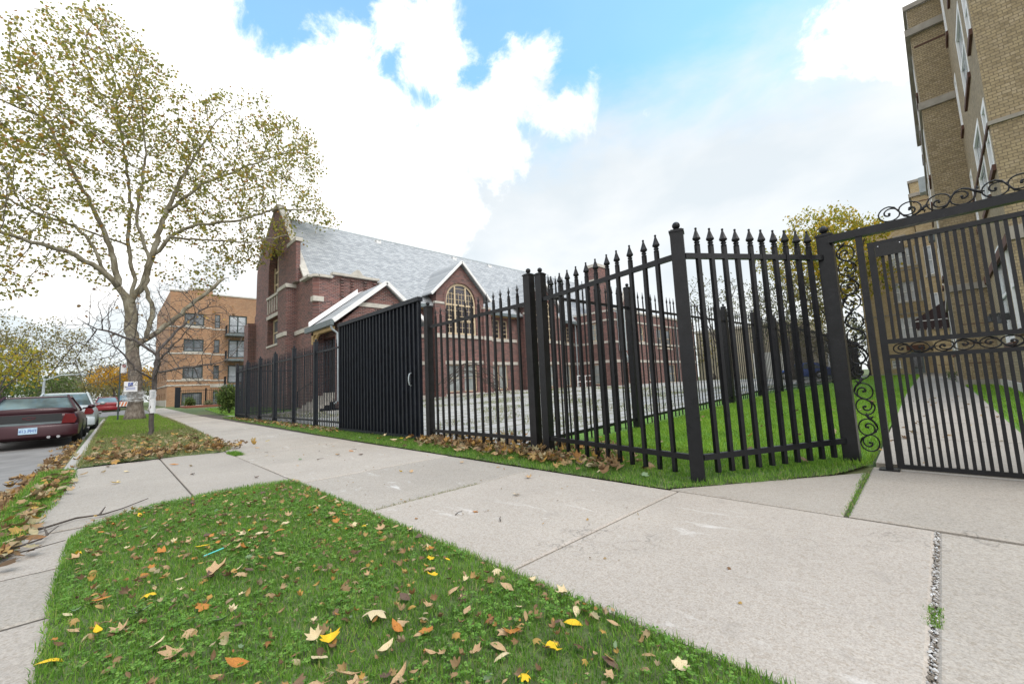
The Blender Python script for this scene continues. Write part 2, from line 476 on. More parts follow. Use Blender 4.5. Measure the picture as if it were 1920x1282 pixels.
M['greygreen'] = plain('grey_green_fascia', (0.13, 0.16, 0.17), 0.5, 0, 0.12, 4)
M['glass'] = mat_glass('window_glass')
M['glass_pale'] = mat_glass('blind_behind_glass', (0.40, 0.43, 0.46), 0.15, 0.25)
M['glass_frost'] = mat_glass('dusty_pane', (0.28, 0.31, 0.31), 0.3, 0.3)
M['glass_mid'] = mat_glass('curtained_glass', (0.15, 0.165, 0.18), 0.12, 0.4)
M['colglass'] = mat_glass('leaded_glass', (0.045, 0.04, 0.05), 0.12, 0.6)
M['brick_red'] = brick('maroon_brick', [(0.045, 0.025, 0.028), (0.14, 0.052, 0.047), (0.20, 0.072, 0.060), (0.25, 0.10, 0.085), (0.10, 0.046, 0.05), (0.18, 0.065, 0.055)], (0.25, 0.205, 0.185), 0.23, 0.082, 0.012)
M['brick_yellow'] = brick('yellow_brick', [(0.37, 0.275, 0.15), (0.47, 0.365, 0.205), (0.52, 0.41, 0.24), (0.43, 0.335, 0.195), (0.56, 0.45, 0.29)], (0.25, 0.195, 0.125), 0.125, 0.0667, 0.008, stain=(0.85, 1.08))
M['brick_shade'] = brick('yellow_brick_shaded', [(0.235, 0.18, 0.105), (0.315, 0.245, 0.145), (0.36, 0.285, 0.17), (0.28, 0.22, 0.135), (0.40, 0.32, 0.21)], (0.165, 0.13, 0.085), 0.125, 0.0667, 0.008, stain=(0.85, 1.08))  # darker copy of the yellow brick, shade of the near walls in its colours
M['brick_orange'] = brick('orange_brick', [(0.27, 0.135, 0.065), (0.36, 0.185, 0.09), (0.42, 0.225, 0.115), (0.31, 0.15, 0.07), (0.38, 0.17, 0.075)], (0.42, 0.32, 0.23), 0.21, 0.075, 0.010)
M['rust'] = plain('rust_brown_sill', (0.10, 0.045, 0.032), 0.8, 0, 0.25, 6)
M['awning'] = plain('maroon_awning', (0.032, 0.016, 0.018), 0.85, 0, 0.2, 8)
M['asphalt'] = plain('asphalt', (0.175, 0.168, 0.162), 0.85, 0, 0.28, 1.3, 0.3)
M['stone_grey'] = plain('weathered_stone', (0.30, 0.275, 0.24), 0.85, 0, 0.2, 3.0, 0.2)
M['plastic_white'] = plain('white_paper', (0.72, 0.72, 0.74), 0.6, 0, 0.08, 20)
M['signblue'] = plain('sign_blue', (0.015, 0.06, 0.36), 0.5, 0, 0.08, 9)
M['signred'] = plain('sign_red', (0.45, 0.03, 0.03), 0.5, 0, 0.08, 9)
M['rubber'] = plain('tyre_rubber', (0.015, 0.015, 0.015), 0.85, 0, 0.3, 20)
M['rim'] = plain('alloy_rim', (0.45, 0.45, 0.46), 0.3, 0.9, 0.1, 10)
M['chrome'] = plain('chrome', (0.7, 0.7, 0.72), 0.15, 1.0, 0.05, 10)
M['lightred'] = plain('tail_lamp_red', (0.13, 0.005, 0.008), 0.15, 0, 0.15, 30)
M['lightclear'] = plain('lamp_clear', (0.55, 0.5, 0.48), 0.15, 0, 0.1, 30)
M['carblack'] = plain('black_plastic', (0.018, 0.02, 0.022), 0.5, 0, 0.15, 12)
M['dead_wood'] = plain('dead_twig', (0.075, 0.06, 0.05), 0.9, 0, 0.3, 20)
M['mulch'] = plain('red_mulch', (0.22, 0.075, 0.05), 0.95, 0, 0.35, 12, 0.5)
M['beige'] = plain('beige_render', (0.42, 0.37, 0.29), 0.85, 0, 0.12, 2)
M['orange'] = plain('barricade_orange', (0.62, 0.17, 0.04), 0.6, 0, 0.1, 8)
M['lime'] = plain('lime_yellow', (0.50, 0.72, 0.05), 0.6, 0, 0.1, 8)
M['soil'] = plain('grass_soil', (0.085, 0.11, 0.04), 0.95, 0, 0.55, 7, 0.5)
M['lawnbase'] = plain('lawn_base', (0.10, 0.21, 0.026), 0.95, 0, 0.35, 3, 0.6)
M['plaque'] = plain('lock_plate_black', (0.01, 0.01, 0.011), 0.6, 0, 0.4, 30, 0.4)

def mat_paint(name, col):
    mt, n, l, b = newmat(name)
    f = nnoise(n, l, nobj(n), 1.5, 3)
    l.new(nramp(n, l, f, [(0.3, tuple(c * 0.9 for c in col)), (0.7, tuple(min(1, c * 1.1) for c in col))]), b.inputs['Base Color'])
    b.inputs['Roughness'].default_value = 0.35; b.inputs['Metallic'].default_value = 0.15
    b.inputs['Specular IOR Level'].default_value = 0.35; b.inputs['Coat Weight'].default_value = 0.16; b.inputs['Coat Roughness'].default_value = 0.05
    return mt

def mat_shingle():
    mt, n, l, b = newmat('grey_shingles')
    p = npos(n)
    sx = n.new('ShaderNodeSeparateXYZ'); l.new(p, sx.inputs[0])
    cx = n.new('ShaderNodeCombineXYZ'); l.new(nmath(n, l, 'ADD', sx.outputs[0], nmath(n, l, 'MULTIPLY', sx.outputs[1], 0.02)), cx.inputs[0]); l.new(sx.outputs[2], cx.inputs[1])
    cols = []
    t = n.new('ShaderNodeTexBrick'); l.new(cx.outputs[0], t.inputs['Vector']); t.inputs['Scale'].default_value = 1
    t.inputs['Brick Width'].default_value = 0.30; t.inputs['Row Height'].default_value = 0.105; t.inputs['Mortar Size'].default_value = 0.008
    t.inputs['Color1'].default_value = (0.255, 0.27, 0.285, 1); t.inputs['Color2'].default_value = (0.43, 0.445, 0.46, 1); t.inputs['Mortar'].default_value = (0.15, 0.16, 0.175, 1)
    t.inputs['Bias'].default_value = 0.1
    f = nnoise(n, l, nmap(n, l, p, (1, 1, 3)), 5.5, 5, 0.75)
    c = nmix(n, l, 0.4, t.outputs['Color'], nramp(n, l, f, [(0.3, (0.8,) * 3), (0.7, (1.15,) * 3)]), 'MULTIPLY')
    l.new(c, b.inputs['Base Color']); b.inputs['Roughness'].default_value = 0.85
    nbump(n, l, b, t.outputs['Fac'], -0.4, 0.01)
    return mt
M['shingle'] = mat_shingle()

def mat_bark(name, plane=True):
    mt, n, l, b = newmat(name)
    p = npos(n)
    if plane:
        sx = n.new('ShaderNodeSeparateXYZ'); l.new(p, sx.inputs[0])
        v1 = nnoise(n, l, nmap(n, l, p, (1, 1, 0.45)), 3.2, 5, 0.6, 0.4)
        up = nramp(n, l, v1, [(0.30, (0.10, 0.085, 0.055)), (0.45, (0.19, 0.165, 0.115)), (0.56, (0.27, 0.245, 0.185)), (0.72, (0.36, 0.34, 0.28))])
        v2 = nnoise(n, l, nmap(n, l, p, (1, 1, 0.5)), 9, 6, 0.7, 0.3)
        lo = nramp(n, l, v2, [(0.32, (0.075, 0.058, 0.047)), (0.52, (0.17, 0.14, 0.115)), (0.7, (0.28, 0.245, 0.21))])
        hgt = nmath(n, l, 'ADD', sx.outputs[2], nmath(n, l, 'MULTIPLY', nmath(n, l, 'SUBTRACT', v1, 0.5), 8.0))
        mk = n.new('ShaderNodeMapRange'); l.new(hgt, mk.inputs['Value']); mk.inputs['From Min'].default_value = 3.2; mk.inputs['From Max'].default_value = 5.2
        c = nmix(n, l, mk.outputs[0], lo, up)
        h = v2
    else:
        h = nnoise(n, l, nmap(n, l, p, (1, 1, 0.3)), 14, 5, 0.7)
        c = nramp(n, l, h, [(0.3, (0.045, 0.036, 0.032)), (0.55, (0.10, 0.085, 0.078)), (0.75, (0.17, 0.15, 0.14))])
    l.new(c, b.inputs['Base Color']); b.inputs['Roughness'].default_value = 0.9
    nbump(n, l, b, h, 0.5, 0.02)
    return mt
M['bark_plane'] = mat_bark('plane_bark'); M['bark'] = mat_bark('dark_bark', False)
M['leaf_plane'] = mat_island('plane_leaves', [(0, (0.16, 0.18, 0.045)), (0.3, (0.265, 0.27, 0.06)), (0.6, (0.345, 0.32, 0.07)), (0.84, (0.48, 0.38, 0.08)), (0.95, (0.42, 0.20, 0.045)), (1, (0.22, 0.12, 0.05))], 0.5, 0.55)
M['leaf_olive'] = mat_island('olive_leaves', [(0, (0.14, 0.14, 0.05)), (0.5, (0.23, 0.21, 0.08)), (1, (0.30, 0.23, 0.08))], 0.6, 0.4)
M['leaf_yellow'] = mat_island('yellow_leaves', [(0, (0.20, 0.23, 0.03)), (0.4, (0.34, 0.32, 0.035)), (0.75, (0.50, 0.38, 0.035)), (0.92, (0.55, 0.34, 0.03)), (1, (0.25, 0.24, 0.03))], 0.6, 0.35)
M['leaf_amber'] = mat_island('amber_leaves', [(0, (0.45, 0.24, 0.02)), (0.5, (0.60, 0.34, 0.02)), (1, (0.38, 0.20, 0.03))], 0.6, 0.35)
M['leaf_green'] = mat_island('green_leaves', [(0, (0.06, 0.10, 0.03)), (0.6, (0.11, 0.17, 0.045)), (1, (0.18, 0.23, 0.06))], 0.6, 0.4)
M['leaf_sage'] = mat_island('sage_leaves', [(0, (0.11, 0.125, 0.07)), (0.6, (0.20, 0.21, 0.115)), (1, (0.28, 0.26, 0.14))], 0.6, 0.4)
M['blade'] = mat_island('grass_blades', [(0, (0.075, 0.175, 0.025)), (0.35, (0.13, 0.285, 0.04)), (0.7, (0.20, 0.39, 0.055)), (0.93, (0.29, 0.44, 0.09)), (1, (0.42, 0.37, 0.18))], 0.5, 0.45, 2.5)
M['blade_lawn'] = mat_island('lawn_blades', [(0, (0.14, 0.27, 0.028)), (0.5, (0.21, 0.38, 0.04)), (1, (0.31, 0.46, 0.07))], 0.5, 0.45, 1.2)
M['blade_dry'] = mat_island('dry_blades', [(0, (0.09, 0.16, 0.03)), (0.4, (0.18, 0.22, 0.06)), (0.7, (0.30, 0.27, 0.12)), (1, (0.38, 0.32, 0.18))], 0.65, 0.3)
M['clover'] = mat_island('clover_leaves', [(0, (0.09, 0.20, 0.03)), (0.6, (0.15, 0.31, 0.045)), (1, (0.23, 0.39, 0.075))], 0.45, 0.4)
M['litter'] = mat_island('leaf_litter', [(0, (0.10, 0.06, 0.035)), (0.2, (0.22, 0.135, 0.07)), (0.42, (0.33, 0.23, 0.13)), (0.6, (0.42, 0.26, 0.07)), (0.72, (0.24, 0.11, 0.045)), (0.88, (0.38, 0.33, 0.21)), (1, (0.16, 0.10, 0.065))], 0.7, 0.15, 30)

def mat_leaf(name, col, dark):
    mt, n, l, b = newmat(name)
    v = nobj(n)
    f = nnoise(n, l, v, 30, 5, 0.65)
    w = n.new('ShaderNodeTexWave'); w.wave_type = 'RINGS'; w.inputs['Scale'].default_value = 9; w.inputs['Distortion'].default_value = 2.5; l.new(v, w.inputs['Vector'])
    c = nramp(n, l, f, [(0.3, dark), (0.55, col), (0.8, tuple(min(1, x * 1.18) for x in col))])
    c = nmix(n, l, 0.18, c, nramp(n, l, w.outputs['Fac'], [(0.2, (0.6,) * 3), (0.8, (1.15,) * 3)]), 'MULTIPLY')
    l.new(c, b.inputs['Base Color']); b.inputs['Roughness'].default_value = 0.65
    b.inputs['Specular IOR Level'].default_value = 0.25
    nbump(n, l, b, f, 0.4, 0.004)
    return mt
LEAFC = {'tan': mat_leaf('tan_leaf', (0.46, 0.31, 0.17), (0.28, 0.17, 0.09)),
         'pale buff': mat_leaf('buff_leaf', (0.60, 0.49, 0.30), (0.42, 0.32, 0.18)),
         'bright yellow': mat_leaf('yellow_leaf', (0.72, 0.48, 0.02), (0.50, 0.27, 0.02)),
         'orange brown': mat_leaf('orange_leaf', (0.45, 0.19, 0.04), (0.25, 0.10, 0.03)),
         'dark brown': mat_leaf('brown_leaf', (0.13, 0.08, 0.055), (0.07, 0.045, 0.035)),
         'greyish green': mat_leaf('greygreen_leaf', (0.17, 0.24, 0.13), (0.10, 0.15, 0.07))}

def mat_lot():
    mt, n, l, b = newmat('worn_paving')
    p = npos(n)
    wob = n.new('ShaderNodeVectorMath'); wob.operation = 'MULTIPLY_ADD'
    nz = n.new('ShaderNodeTexNoise'); nz.inputs['Scale'].default_value = 1.6; nz.inputs['Detail'].default_value = 5; l.new(p, nz.inputs['Vector'])
    l.new(nz.outputs['Color'], wob.inputs[0]); wob.inputs[1].default_value = (0.35, 0.35, 0); l.new(p, wob.inputs[2])
    t = n.new('ShaderNodeTexBrick'); l.new(wob.outputs[0], t.inputs['Vector']); t.inputs['Scale'].default_value = 1
    t.inputs['Brick Width'].default_value = 1.5; t.inputs['Row Height'].default_value = 0.75; t.inputs['Mortar Size'].default_value = 0.07; t.inputs['Mortar Smooth'].default_value = 0.7
    t.inputs['Color1'].default_value = (0.35, 0.34, 0.325, 1); t.inputs['Color2'].default_value = (0.42, 0.405, 0.385, 1); t.inputs['Mortar'].default_value = (0.19, 0.185, 0.125, 1)
    f = nnoise(n, l, p, 6, 6, 0.7)
    c = nmix(n, l, 0.8, t.outputs['Color'], nramp(n, l, f, [(0.3, (0.7,) * 3), (0.7, (1.15,) * 3)]), 'MULTIPLY')
    l.new(c, b.inputs['Base Color']); b.inputs['Roughness'].default_value = 0.9
    nbump(n, l, b, t.outputs['Fac'], -0.6, 0.02)
    return mt
M['lot'] = mat_lot()

def mat_ground():
    mt, n, l, b = newmat('rough_ground')
    p = npos(n)
    f = nnoise(n, l, p, 0.35, 7, 0.65)
    c = nramp(n, l, f, [(0.3, (0.045, 0.075, 0.02)), (0.5, (0.075, 0.11, 0.03)), (0.65, (0.13, 0.12, 0.055)), (0.8, (0.10, 0.08, 0.05))])
    l.new(c, b.inputs['Base Color']); b.inputs['Roughness'].default_value = 0.95
    nbump(n, l, b, nnoise(n, l, p, 20, 4), 0.6, 0.02)
    return mt
M['ground'] = mat_ground()

# ------------------------------------------------------------------ the setting: ground, road, pavements
def sheet(name, xs, ys, zf, mat, kind='structure'):
    mb = MB()
    nx, ny = len(xs), len(ys)
    mb.v = [(x, y, zf(x, y)) for y in ys for x in xs]
    mb.f = [(j * nx + i, j * nx + i + 1, (j + 1) * nx + i + 1, (j + 1) * nx + i) for j in range(ny - 1) for i in range(nx - 1)]
    mb.m = [0] * len(mb.f)
    o = mb.build(name, mat, smooth=True); tag(o, kind=kind)
    return o

def lin(a, b, k): return [a + (b - a) * i / k for i in range(k + 1)]

gx = [-900, -300, -120, -60, -30, -16, -9.51, -9.5, -0.48, -0.47, 0, 1.5, 2.5, 3.4] + lin(4.2, 30, 26) + [36, 45, 60, 90, 150, 300, 900]
gy = [-900, -300, -100, -40, -15, -6, -3] + lin(-1, 35, 36) + lin(38, 80, 14) + [100, 150, 250, 400, 900]
sheet('ground', gx, gy, lambda x, y: (-0.19 + gz(0, y) if -9.505 < x < -0.475 else gz(x, y) - 0.03), M['ground'])
sheet('road', lin(-9.48, -0.46, 6), [-60, -20, -8] + lin(-4, 36, 20) + lin(38, 80, 10) + [120, 200, 400], lambda x, y: -0.13 + gz(0, y) - 0.0 + 0.012 * math.sin(x * 0.7) * 0, M['asphalt'])
# the street widens into the crossing beyond the big tree
sheet('crossing', lin(-0.45, 2.4, 4), lin(38.6, 56, 8), lambda x, y: -0.02 + gz(0, y), M['asphalt'])

# sidewalk slabs with open joints
def slab_poly(mb, poly, z0, z1, bev=0.012, mat=0):
    k = len(poly)
    cx = sum(p[0] for p in poly) / k; cy = sum(p[1] for p in poly) / k
    top = []
    for i in range(k):
        a = Vector((*poly[i - 1], 0)); b = Vector((*poly[i], 0)); c = Vector((*poly[(i + 1) % k], 0))
        d1 = (a - b).normalized(); d2 = (c - b).normalized()
        top.append((b.x + (d1.x + d2.x) * bev, b.y + (d1.y + d2.y) * bev))
    vs = [(x, y, z0) for x, y in poly] + [(x, y, z1 - bev * 0.6) for x, y in poly] + [(x, y, z1) for x, y in top]
    fs = []
    for i in range(k):
        j = (i + 1) % k
        fs += [(i, j, k + j, k + i), (k + i, k + j, 2 * k + j, 2 * k + i)]
    fs.append(tuple(range(2 * k, 3 * k)))
    mb.add(vs, fs, mat)

rnd = random.Random(7)
mb = MB()
G = 0.007
def drift(y): return max(0.0, (y - 9) * 0.026)
ys = [-6.3, -4.7, -3.1, -1.47, 0.12, 1.62, 3.235, 4.86, 6.5, 8.1] + [8.1 + 1.62 * i for i in range(1, 30)]
for i in range(len(ys) - 1):
    a, b = ys[i], ys[i + 1]
    gap = 0.0085 if abs(a - 0.12) < 0.01 else G
    x0, x1 = 1.5, 3.40
    dz = rnd.uniform(-0.004, 0.004)
    hz = gz(0, b)
    slab_poly(mb, [(x0 + drift(a), a + gap), (x1 + drift(a) * 0.5, a + gap), (x1 + drift(b) * 0.5, b - (0.0085 if abs(b - 0.12) < 0.01 else G)), (x0 + drift(b), b - (0.0085 if abs(b - 0.12) < 0.01 else G))], -0.11 + hz, dz + hz + (0.012 if hz > 0 else 0))
mb.build('sidewalk', M['concrete']).update_tag()
tag(bpy.data.objects['sidewalk'], kind='structure')
mb = MB()
slab_poly(mb, [(3.43, 0.545), (4.95, 0.580), (3.43, 1.70)], -0.11, 0.0)
slab_poly(mb, [(3.43, -1.9), (5.25, -1.9), (5.25, 0.555), (3.43, 0.515)], -0.11, 0.004)
slab_poly(mb, [(3.43, -5.5), (5.25, -5.5), (5.25, -1.93), (3.43, -1.93)], -0.11, 0.0)
tag(mb.build('gate_apron', M['apron']), kind='structure')
mb = MB()
# walkway across the verge and the strip at its left
slab_poly(mb, [(-0.46, 4.75), (0.62, 4.75), (0.62, 8.98), (-0.30, 8.98)], -0.11, -0.004)
slab_poly(mb, [(0.634, 4.75), (1.485, 4.75), (1.485, 8.98), (0.634, 8.98)], -0.11, 0.0)
for a, b in ((4.74, 3.72), (3.70, 2.92), (2.90, 2.05), (2.03, 0.9), (0.88, -1), (-1.02, -3), (-3.02, -6)):
    slab_poly(mb, [(-0.62, b), (-0.10, b), (-0.10, a), (-0.62, a)], -0.12, -0.01 + rnd.uniform(-0.008, 0.006))
tag(mb.build('crosswalk_paving', M['apron']), kind='structure')
# dirt under all joints
mb = MB(); mb.box(-0.64, -6.5, -0.14, 5.3, 9.0, -0.016); mb.box(1.5, 9.0, -0.14, 4.4, 37, -0.016)
tag(mb.build('joint_bed', M['dirt']), kind='structure')
# gravel in the wide joint
mb = MB()
for i in range(900):
    x = rnd.uniform(1.5, 3.42); y = 0.12 + rnd.uniform(-0.011, 0.011); r = rnd.uniform(0.0028, 0.0065)
    mb.lathe([(r * 0.5, -r * 0.4), (r, 0), (r * 0.5, r * 0.55)], 5, (x, y, -0.006 + rnd.uniform(-0.006, 0.004)), 0, rnd.random() * 6)
tag(mb.build('joint_gravel', M['gravel']), 'pale gravel filling the wide sidewalk joint', 'gravel', kind='stuff')
# garden path behind the gate
mb = MB()
px = [5.26, 6.9, 8.5, 10.1, 11.8, 13.5, 15.2, 17, 19, 21, 23, 26, 29, 33, 37, 41, 45, 48.9]
def path_l(x): return 0.57 + 0.0165 * (x - 7.4)
def path_r(x): return -0.56 + 0.0145 * (x - 7.4)
for a, b in zip(px[:-1], px[1:]):
    vs = []
    for x, yf in ((a + 0.011, path_r), (b - 0.011, path_r), (b - 0.011, path_l), (a + 0.011, path_l)):
        vs.append((x, yf(x), gz(x, 0) + 0.012))
    vs += [(x, y, z - 0.1) for x, y, z in vs]
    mb.add(vs, [(0, 1, 2, 3), (4, 5, 1, 0), (5, 6, 2, 1), (6, 7, 3, 2), (7, 4, 0, 3)])
tag(mb.build('garden_path', M['apron']), kind='structure')
# kerb
mb = MB()
prev = None
for y0, y1 in [(8.45, 8.9)] + [(8.9 + 2.4 * i, 8.9 + 2.4 * (i + 1)) for i in range(12)]:
    za = -0.085 if y0 < 8.5 else 0.012
    vs = []
    for y, z in ((y0 + 0.004, za), (y1 - 0.004, 0.012)):
        xo = 0.008 * max(0, y - 9)
        vs += [(-0.47 + xo, y, -0.2), (-0.455 + xo, y, z - 0.02), (-0.435 + xo, y, z), (-0.33 + xo, y, z), (-0.31 + xo, y, z - 0.015), (-0.31 + xo, y, -0.2)]
    fs = [(i, i + 1, i + 7, i + 6) for i in range(5)] + [(0, 1, 2, 3, 4, 5), (11, 10, 9, 8, 7, 6)]
    mb.add(vs, [tuple(reversed(f)) for f in fs])
tag(mb.build('kerb', M['kerb']), kind='structure')
mb = MB(); mb.box(-9.7, -60, -0.2, -9.5, 120, 0.0); tag(mb.build('far_kerb', M['kerb']), kind='structure')

# turf beds: front plot, verge with the tree, strip along the fence, lawns
PLOT = [(1.47, -0.6), (1.47, 4.95), (1.40, 5.06), (1.15, 5.13), (0.80, 5.14), (0.37, 5.02), (0.10, 4.84), (-0.08, 4.60), (-0.16, 4.30), (-0.17, 3.4), (-0.15, 2.5), (-0.14, -0.6)]
VERGE = [(-0.30, 9.0), (0.25, 9.15), (0.9, 8.95), (1.45, 8.80), (1.62, 9.1), (1.72, 11.5), (1.85, 15), (2.05, 21), (2.3, 30), (2.35, 37), (0.2, 38.4), (-0.10, 37), (-0.22, 22)]
STRIP = [(3.42, 1.73), (4.62, 0.80), (5.26, 0.565), (5.3, 0.72), (4.3, 3.85), (4.35, 24), (3.9, 24), (3.46, 9)]
LAWN = [(5.2, 0.575), (20, 0.8), (48.9, 1.3), (48.9, 4.6), (36, 3.85), (4.25, 3.85), (3.85, 1.75)]
LAWNR = [(5.3, -0.62), (12.8, -0.52), (18.9, -0.44), (18.9, -1.05), (12.8, -1.25), (5.3, -1.6)]
KSTRIP = [(-0.62, 4.2), (-0.62, 8.9), (-0.36, 8.9), (-0.30, 7.6), (-0.38, 5.8), (-0.45, 4.2)]

def inside(poly, x, y):
    c = np.zeros(x.shape, bool); n = len(poly); j = n - 1
    for i in range(n):
        xi, yi = poly[i]; xj, yj = poly[j]
        if yi != yj:
            t = ((yi > y) != (yj > y)) & (x < (xj - xi) * (y - yi) / (yj - yi) + xi)
            c ^= t
        j = i
    return c

def edge_dist(poly, x, y):
    d = np.full(x.shape, 1e9)
    for (ax, ay), (bx, by) in zip(poly, poly[1:] + poly[:1]):
        vx, vy = bx - ax, by - ay; ll = vx * vx + vy * vy + 1e-12
        t = np.clip(((x - ax) * vx + (y - ay) * vy) / ll, 0, 1)
        d = np.minimum(d, np.hypot(x - ax - t * vx, y - ay - t * vy))
    return d

gzv = np.vectorize(gz)
def bed(name, poly, mat, dz, step=None):
    """turf sheet a little higher than the paving, sloping into it at its edge"""
    rj = random.Random(len(name)); P2 = []
    for (ax, ay), (bx, by) in zip(poly, poly[1:] + poly[:1]):
        d = math.hypot(bx - ax, by - ay); q = max(1, min(40, int(d / 0.14)))
        for i in range(q):
            t = i / q; j_ = 0.018 if i else 0.0
            P2.append(Vector((ax + (bx - ax) * t + rj.uniform(-j_, j_), ay + (by - ay) * t + rj.uniform(-j_, j_), 0)))
    poly = [(p.x, p.y) for p in P2]
    mb = MB()
    k = len(poly)
    inner = []
    for i in range(k):
        a, b, c = P2[i - 1], P2[i], P2[(i + 1) % k]
        d = (a - b).normalized() + (c - b).normalized()
        nrm = Vector((-(c - a).y, (c - a).x, 0)).normalized()
        q = b + nrm * 0.05
        if not inside(poly, np.array([q.x]), np.array([q.y]))[0]: q = b - nrm * 0.05
        inner.append(q)
    vo = [(p.x, p.y, gz(p.x, p.y) + 0.0015) for p in P2]; vi = [(p.x, p.y, gz(p.x, p.y) + dz) for p in inner]
    mb.add(vo + vi, [(i, (i + 1) % k, k + (i + 1) % k, k + i) for i in range(k)])
    tris = geometry.tessellate_polygon([[Vector((p.x, p.y, 0)) for p in inner]])
    mb.add(vi, [tuple(t) for t in tris])
    o = mb.build(name, mat); tag(o, kind='structure'); return o
bed('front_plot', PLOT, M['soil'], 0.012)
bed('verge', VERGE, M['soil'], 0.02)
bed('fence_strip', STRIP, M['soil'], 0.008)
bed('kerb_strip', KSTRIP, M['soil'], 0.0)
mbx = lin(5.27, 49, 44)
sheet('lawn', mbx, lin(0.60, 4.6, 6), lambda x, y: gz(x, y) + 0.004, M['lawnbase'])
sheet('side_lawn', lin(5.3, 19, 14), lin(-2.2, -0.45, 3), lambda x, y: gz(x, y) + 0.003, M['lawnbase'])
sheet('church_yard', lin(4.42, 52, 48), lin(4.62, 26, 24), lambda x, y: gz(x, y) + 0.006, M['lot'])
FLAWN = [(4.5, 24.4), (13, 24.4), (13, 45), (5.6, 42), (4.7, 30)]
bed('far_lawn', FLAWN, M['lawnbase'], 0.03)

def blades(name, poly, n, hr, wr, mat, z0=0.0, dens=None, lean=0.5, seed=1, label=None, three=False, edge=0.02, cat='grass'):
    rg = np.random.default_rng(seed)
    xs = [p[0] for p in poly]; ys_ = [p[1] for p in poly]
    X = np.empty(0); Y = np.empty(0)
    while len(X) < n:
        x = rg.uniform(min(xs) - edge, max(xs) + edge, n * 2); y = rg.uniform(min(ys_) - edge, max(ys_) + edge, n * 2)
        k = inside(poly, x, y) | (edge_dist(poly, x, y) < edge * rg.random(n * 2))
        if dens is not None: k &= rg.random(n * 2) < dens(x, y)
        X = np.concatenate([X, x[k]]); Y = np.concatenate([Y, y[k]])
    X = X[:n]; Y = Y[:n]
    Z = gzv(X, Y) + z0
    h = rg.uniform(hr[0], hr[1], n) * (0.75 + 0.5 * rg.random(n)); w = rg.uniform(wr[0], wr[1], n)
    th = rg.uniform(0, 2 * np.pi, n); ph = rg.uniform(0, 2 * np.pi, n); ln = np.abs(rg.normal(0, lean, n))
    ux, uy = np.cos(th), np.sin(th); lx, ly = np.cos(ph) * ln, np.sin(ph) * ln
    V = np.empty((n, 5, 3))
    nrm = np.sqrt(1 + ln ** 2)
    for i, (t, ww) in enumerate(((0.0, 1.0), (0.0, -1.0), (0.55, 0.8), (0.55, -0.8), (1.0, 0.0))):
        hh = h * t / nrm
        V[:, i, 0] = X + ux * w * 0.5 * ww + lx * hh * (0.5 + 0.6 * t)
        V[:, i, 1] = Y + uy * w * 0.5 * ww + ly * hh * (0.5 + 0.6 * t)
        V[:, i, 2] = Z + hh * (1.0 - 0.12 * t * t * ln)
    idx = np.arange(n)[:, None] * 5
    q = (idx + np.array([0, 1, 3, 2])); t3 = idx + np.array([2, 3, 4])
    loops = np.concatenate([q, t3], axis=1).ravel()
    me = bpy.data.meshes.new(name)
    me.vertices.add(n * 5); me.vertices.foreach_set('co', V.ravel())
    me.loops.add(n * 7); me.loops.foreach_set('vertex_index', loops.astype(np.int32))
    me.polygons.add(n * 2)
    st = (np.arange(n)[:, None] * 7 + np.array([0, 4])).ravel()
    me.polygons.foreach_set('loop_start', st.astype(np.int32))
    me.update(calc_edges=True); me.validate()
    me.materials.append(mat)
    o = bpy.data.objects.new(name, me); COL.objects.link(o)
    tag(o, label or 'short green grass', cat, kind='stuff'); return o

def vnoise(x, y, s, seed=0):
    return np.array([mnoise.noise(Vector((a * s, b * s, seed))) for a, b in zip(x, y)])

near = lambda x, y: np.clip(1.25 - np.hypot(x, y) / 7.5, 0.3, 1)
blades('grass', PLOT, 150000, (0.018, 0.042), (0.0022, 0.0042), M['blade'], 0.008, near, 0.75, 1, 'short green grass of the front plot between the pavements', edge=0.018)
blades('verge_grass', VERGE, 70000, (0.03, 0.09), (0.004, 0.008), M['blade_dry'], 0.01, lambda x, y: np.clip(1.3 - (y - 8) / 22, 0.12, 1), 0.8, 2, 'patchy dry and green grass on the tree verge', edge=0.05)
blades('verge_grass_green', [(-0.2, 15), (1.8, 17), (2.3, 37), (0, 38)], 24000, (0.04, 0.09), (0.006, 0.011), M['blade_lawn'], 0.02, None, 0.7, 12, 'greener grass round the foot of the big tree')
blades('strip_grass', STRIP, 60000, (0.02, 0.07), (0.003, 0.006), M['blade'], 0.004, lambda x, y: np.clip(1.2 - y / 14, 0.2, 1), 0.8, 3, 'uneven grass strip at the foot of the fence', edge=0.05)
blades('lawn_grass', LAWN, 110000, (0.03, 0.065), (0.004, 0.008), M['blade_lawn'], 0.004, lambda x, y: np.clip(1.1 - (x - 3) / 16, 0.10, 1), 0.7, 4, 'mown bright green lawn behind the iron fence', edge=0.03)
blades('side_lawn_grass', LAWNR, 14000, (0.03, 0.06), (0.005, 0.009), M['blade_lawn'], 0.004, None, 0.7, 5, 'small lawn between the path and the yellow brick wall')
blades('kerb_weeds', KSTRIP, 9000, (0.02, 0.06), (0.003, 0.006), M['blade'], 0.0, None, 0.8, 6, 'weeds along the kerb beside the crosswalk', edge=0.06)
blades('joint_grass', [(1.55, 3.215), (2.6, 3.215), (2.6, 3.255), (1.55, 3.255)], 900, (0.01, 0.03), (0.002, 0.004), M['blade_dry'], -0.012, None, 0.9, 7, 'grass sprouting in the cross joint of the sidewalk')
blades('joint_grass', [(3.46, 0.515), (4.85, 0.55), (4.85, 0.58), (3.46, 0.545)], 800, (0.012, 0.035), (0.002, 0.004), M['blade'], -0.012, None, 0.9, 8, 'grass sprouting in the joint that leads to the gate')
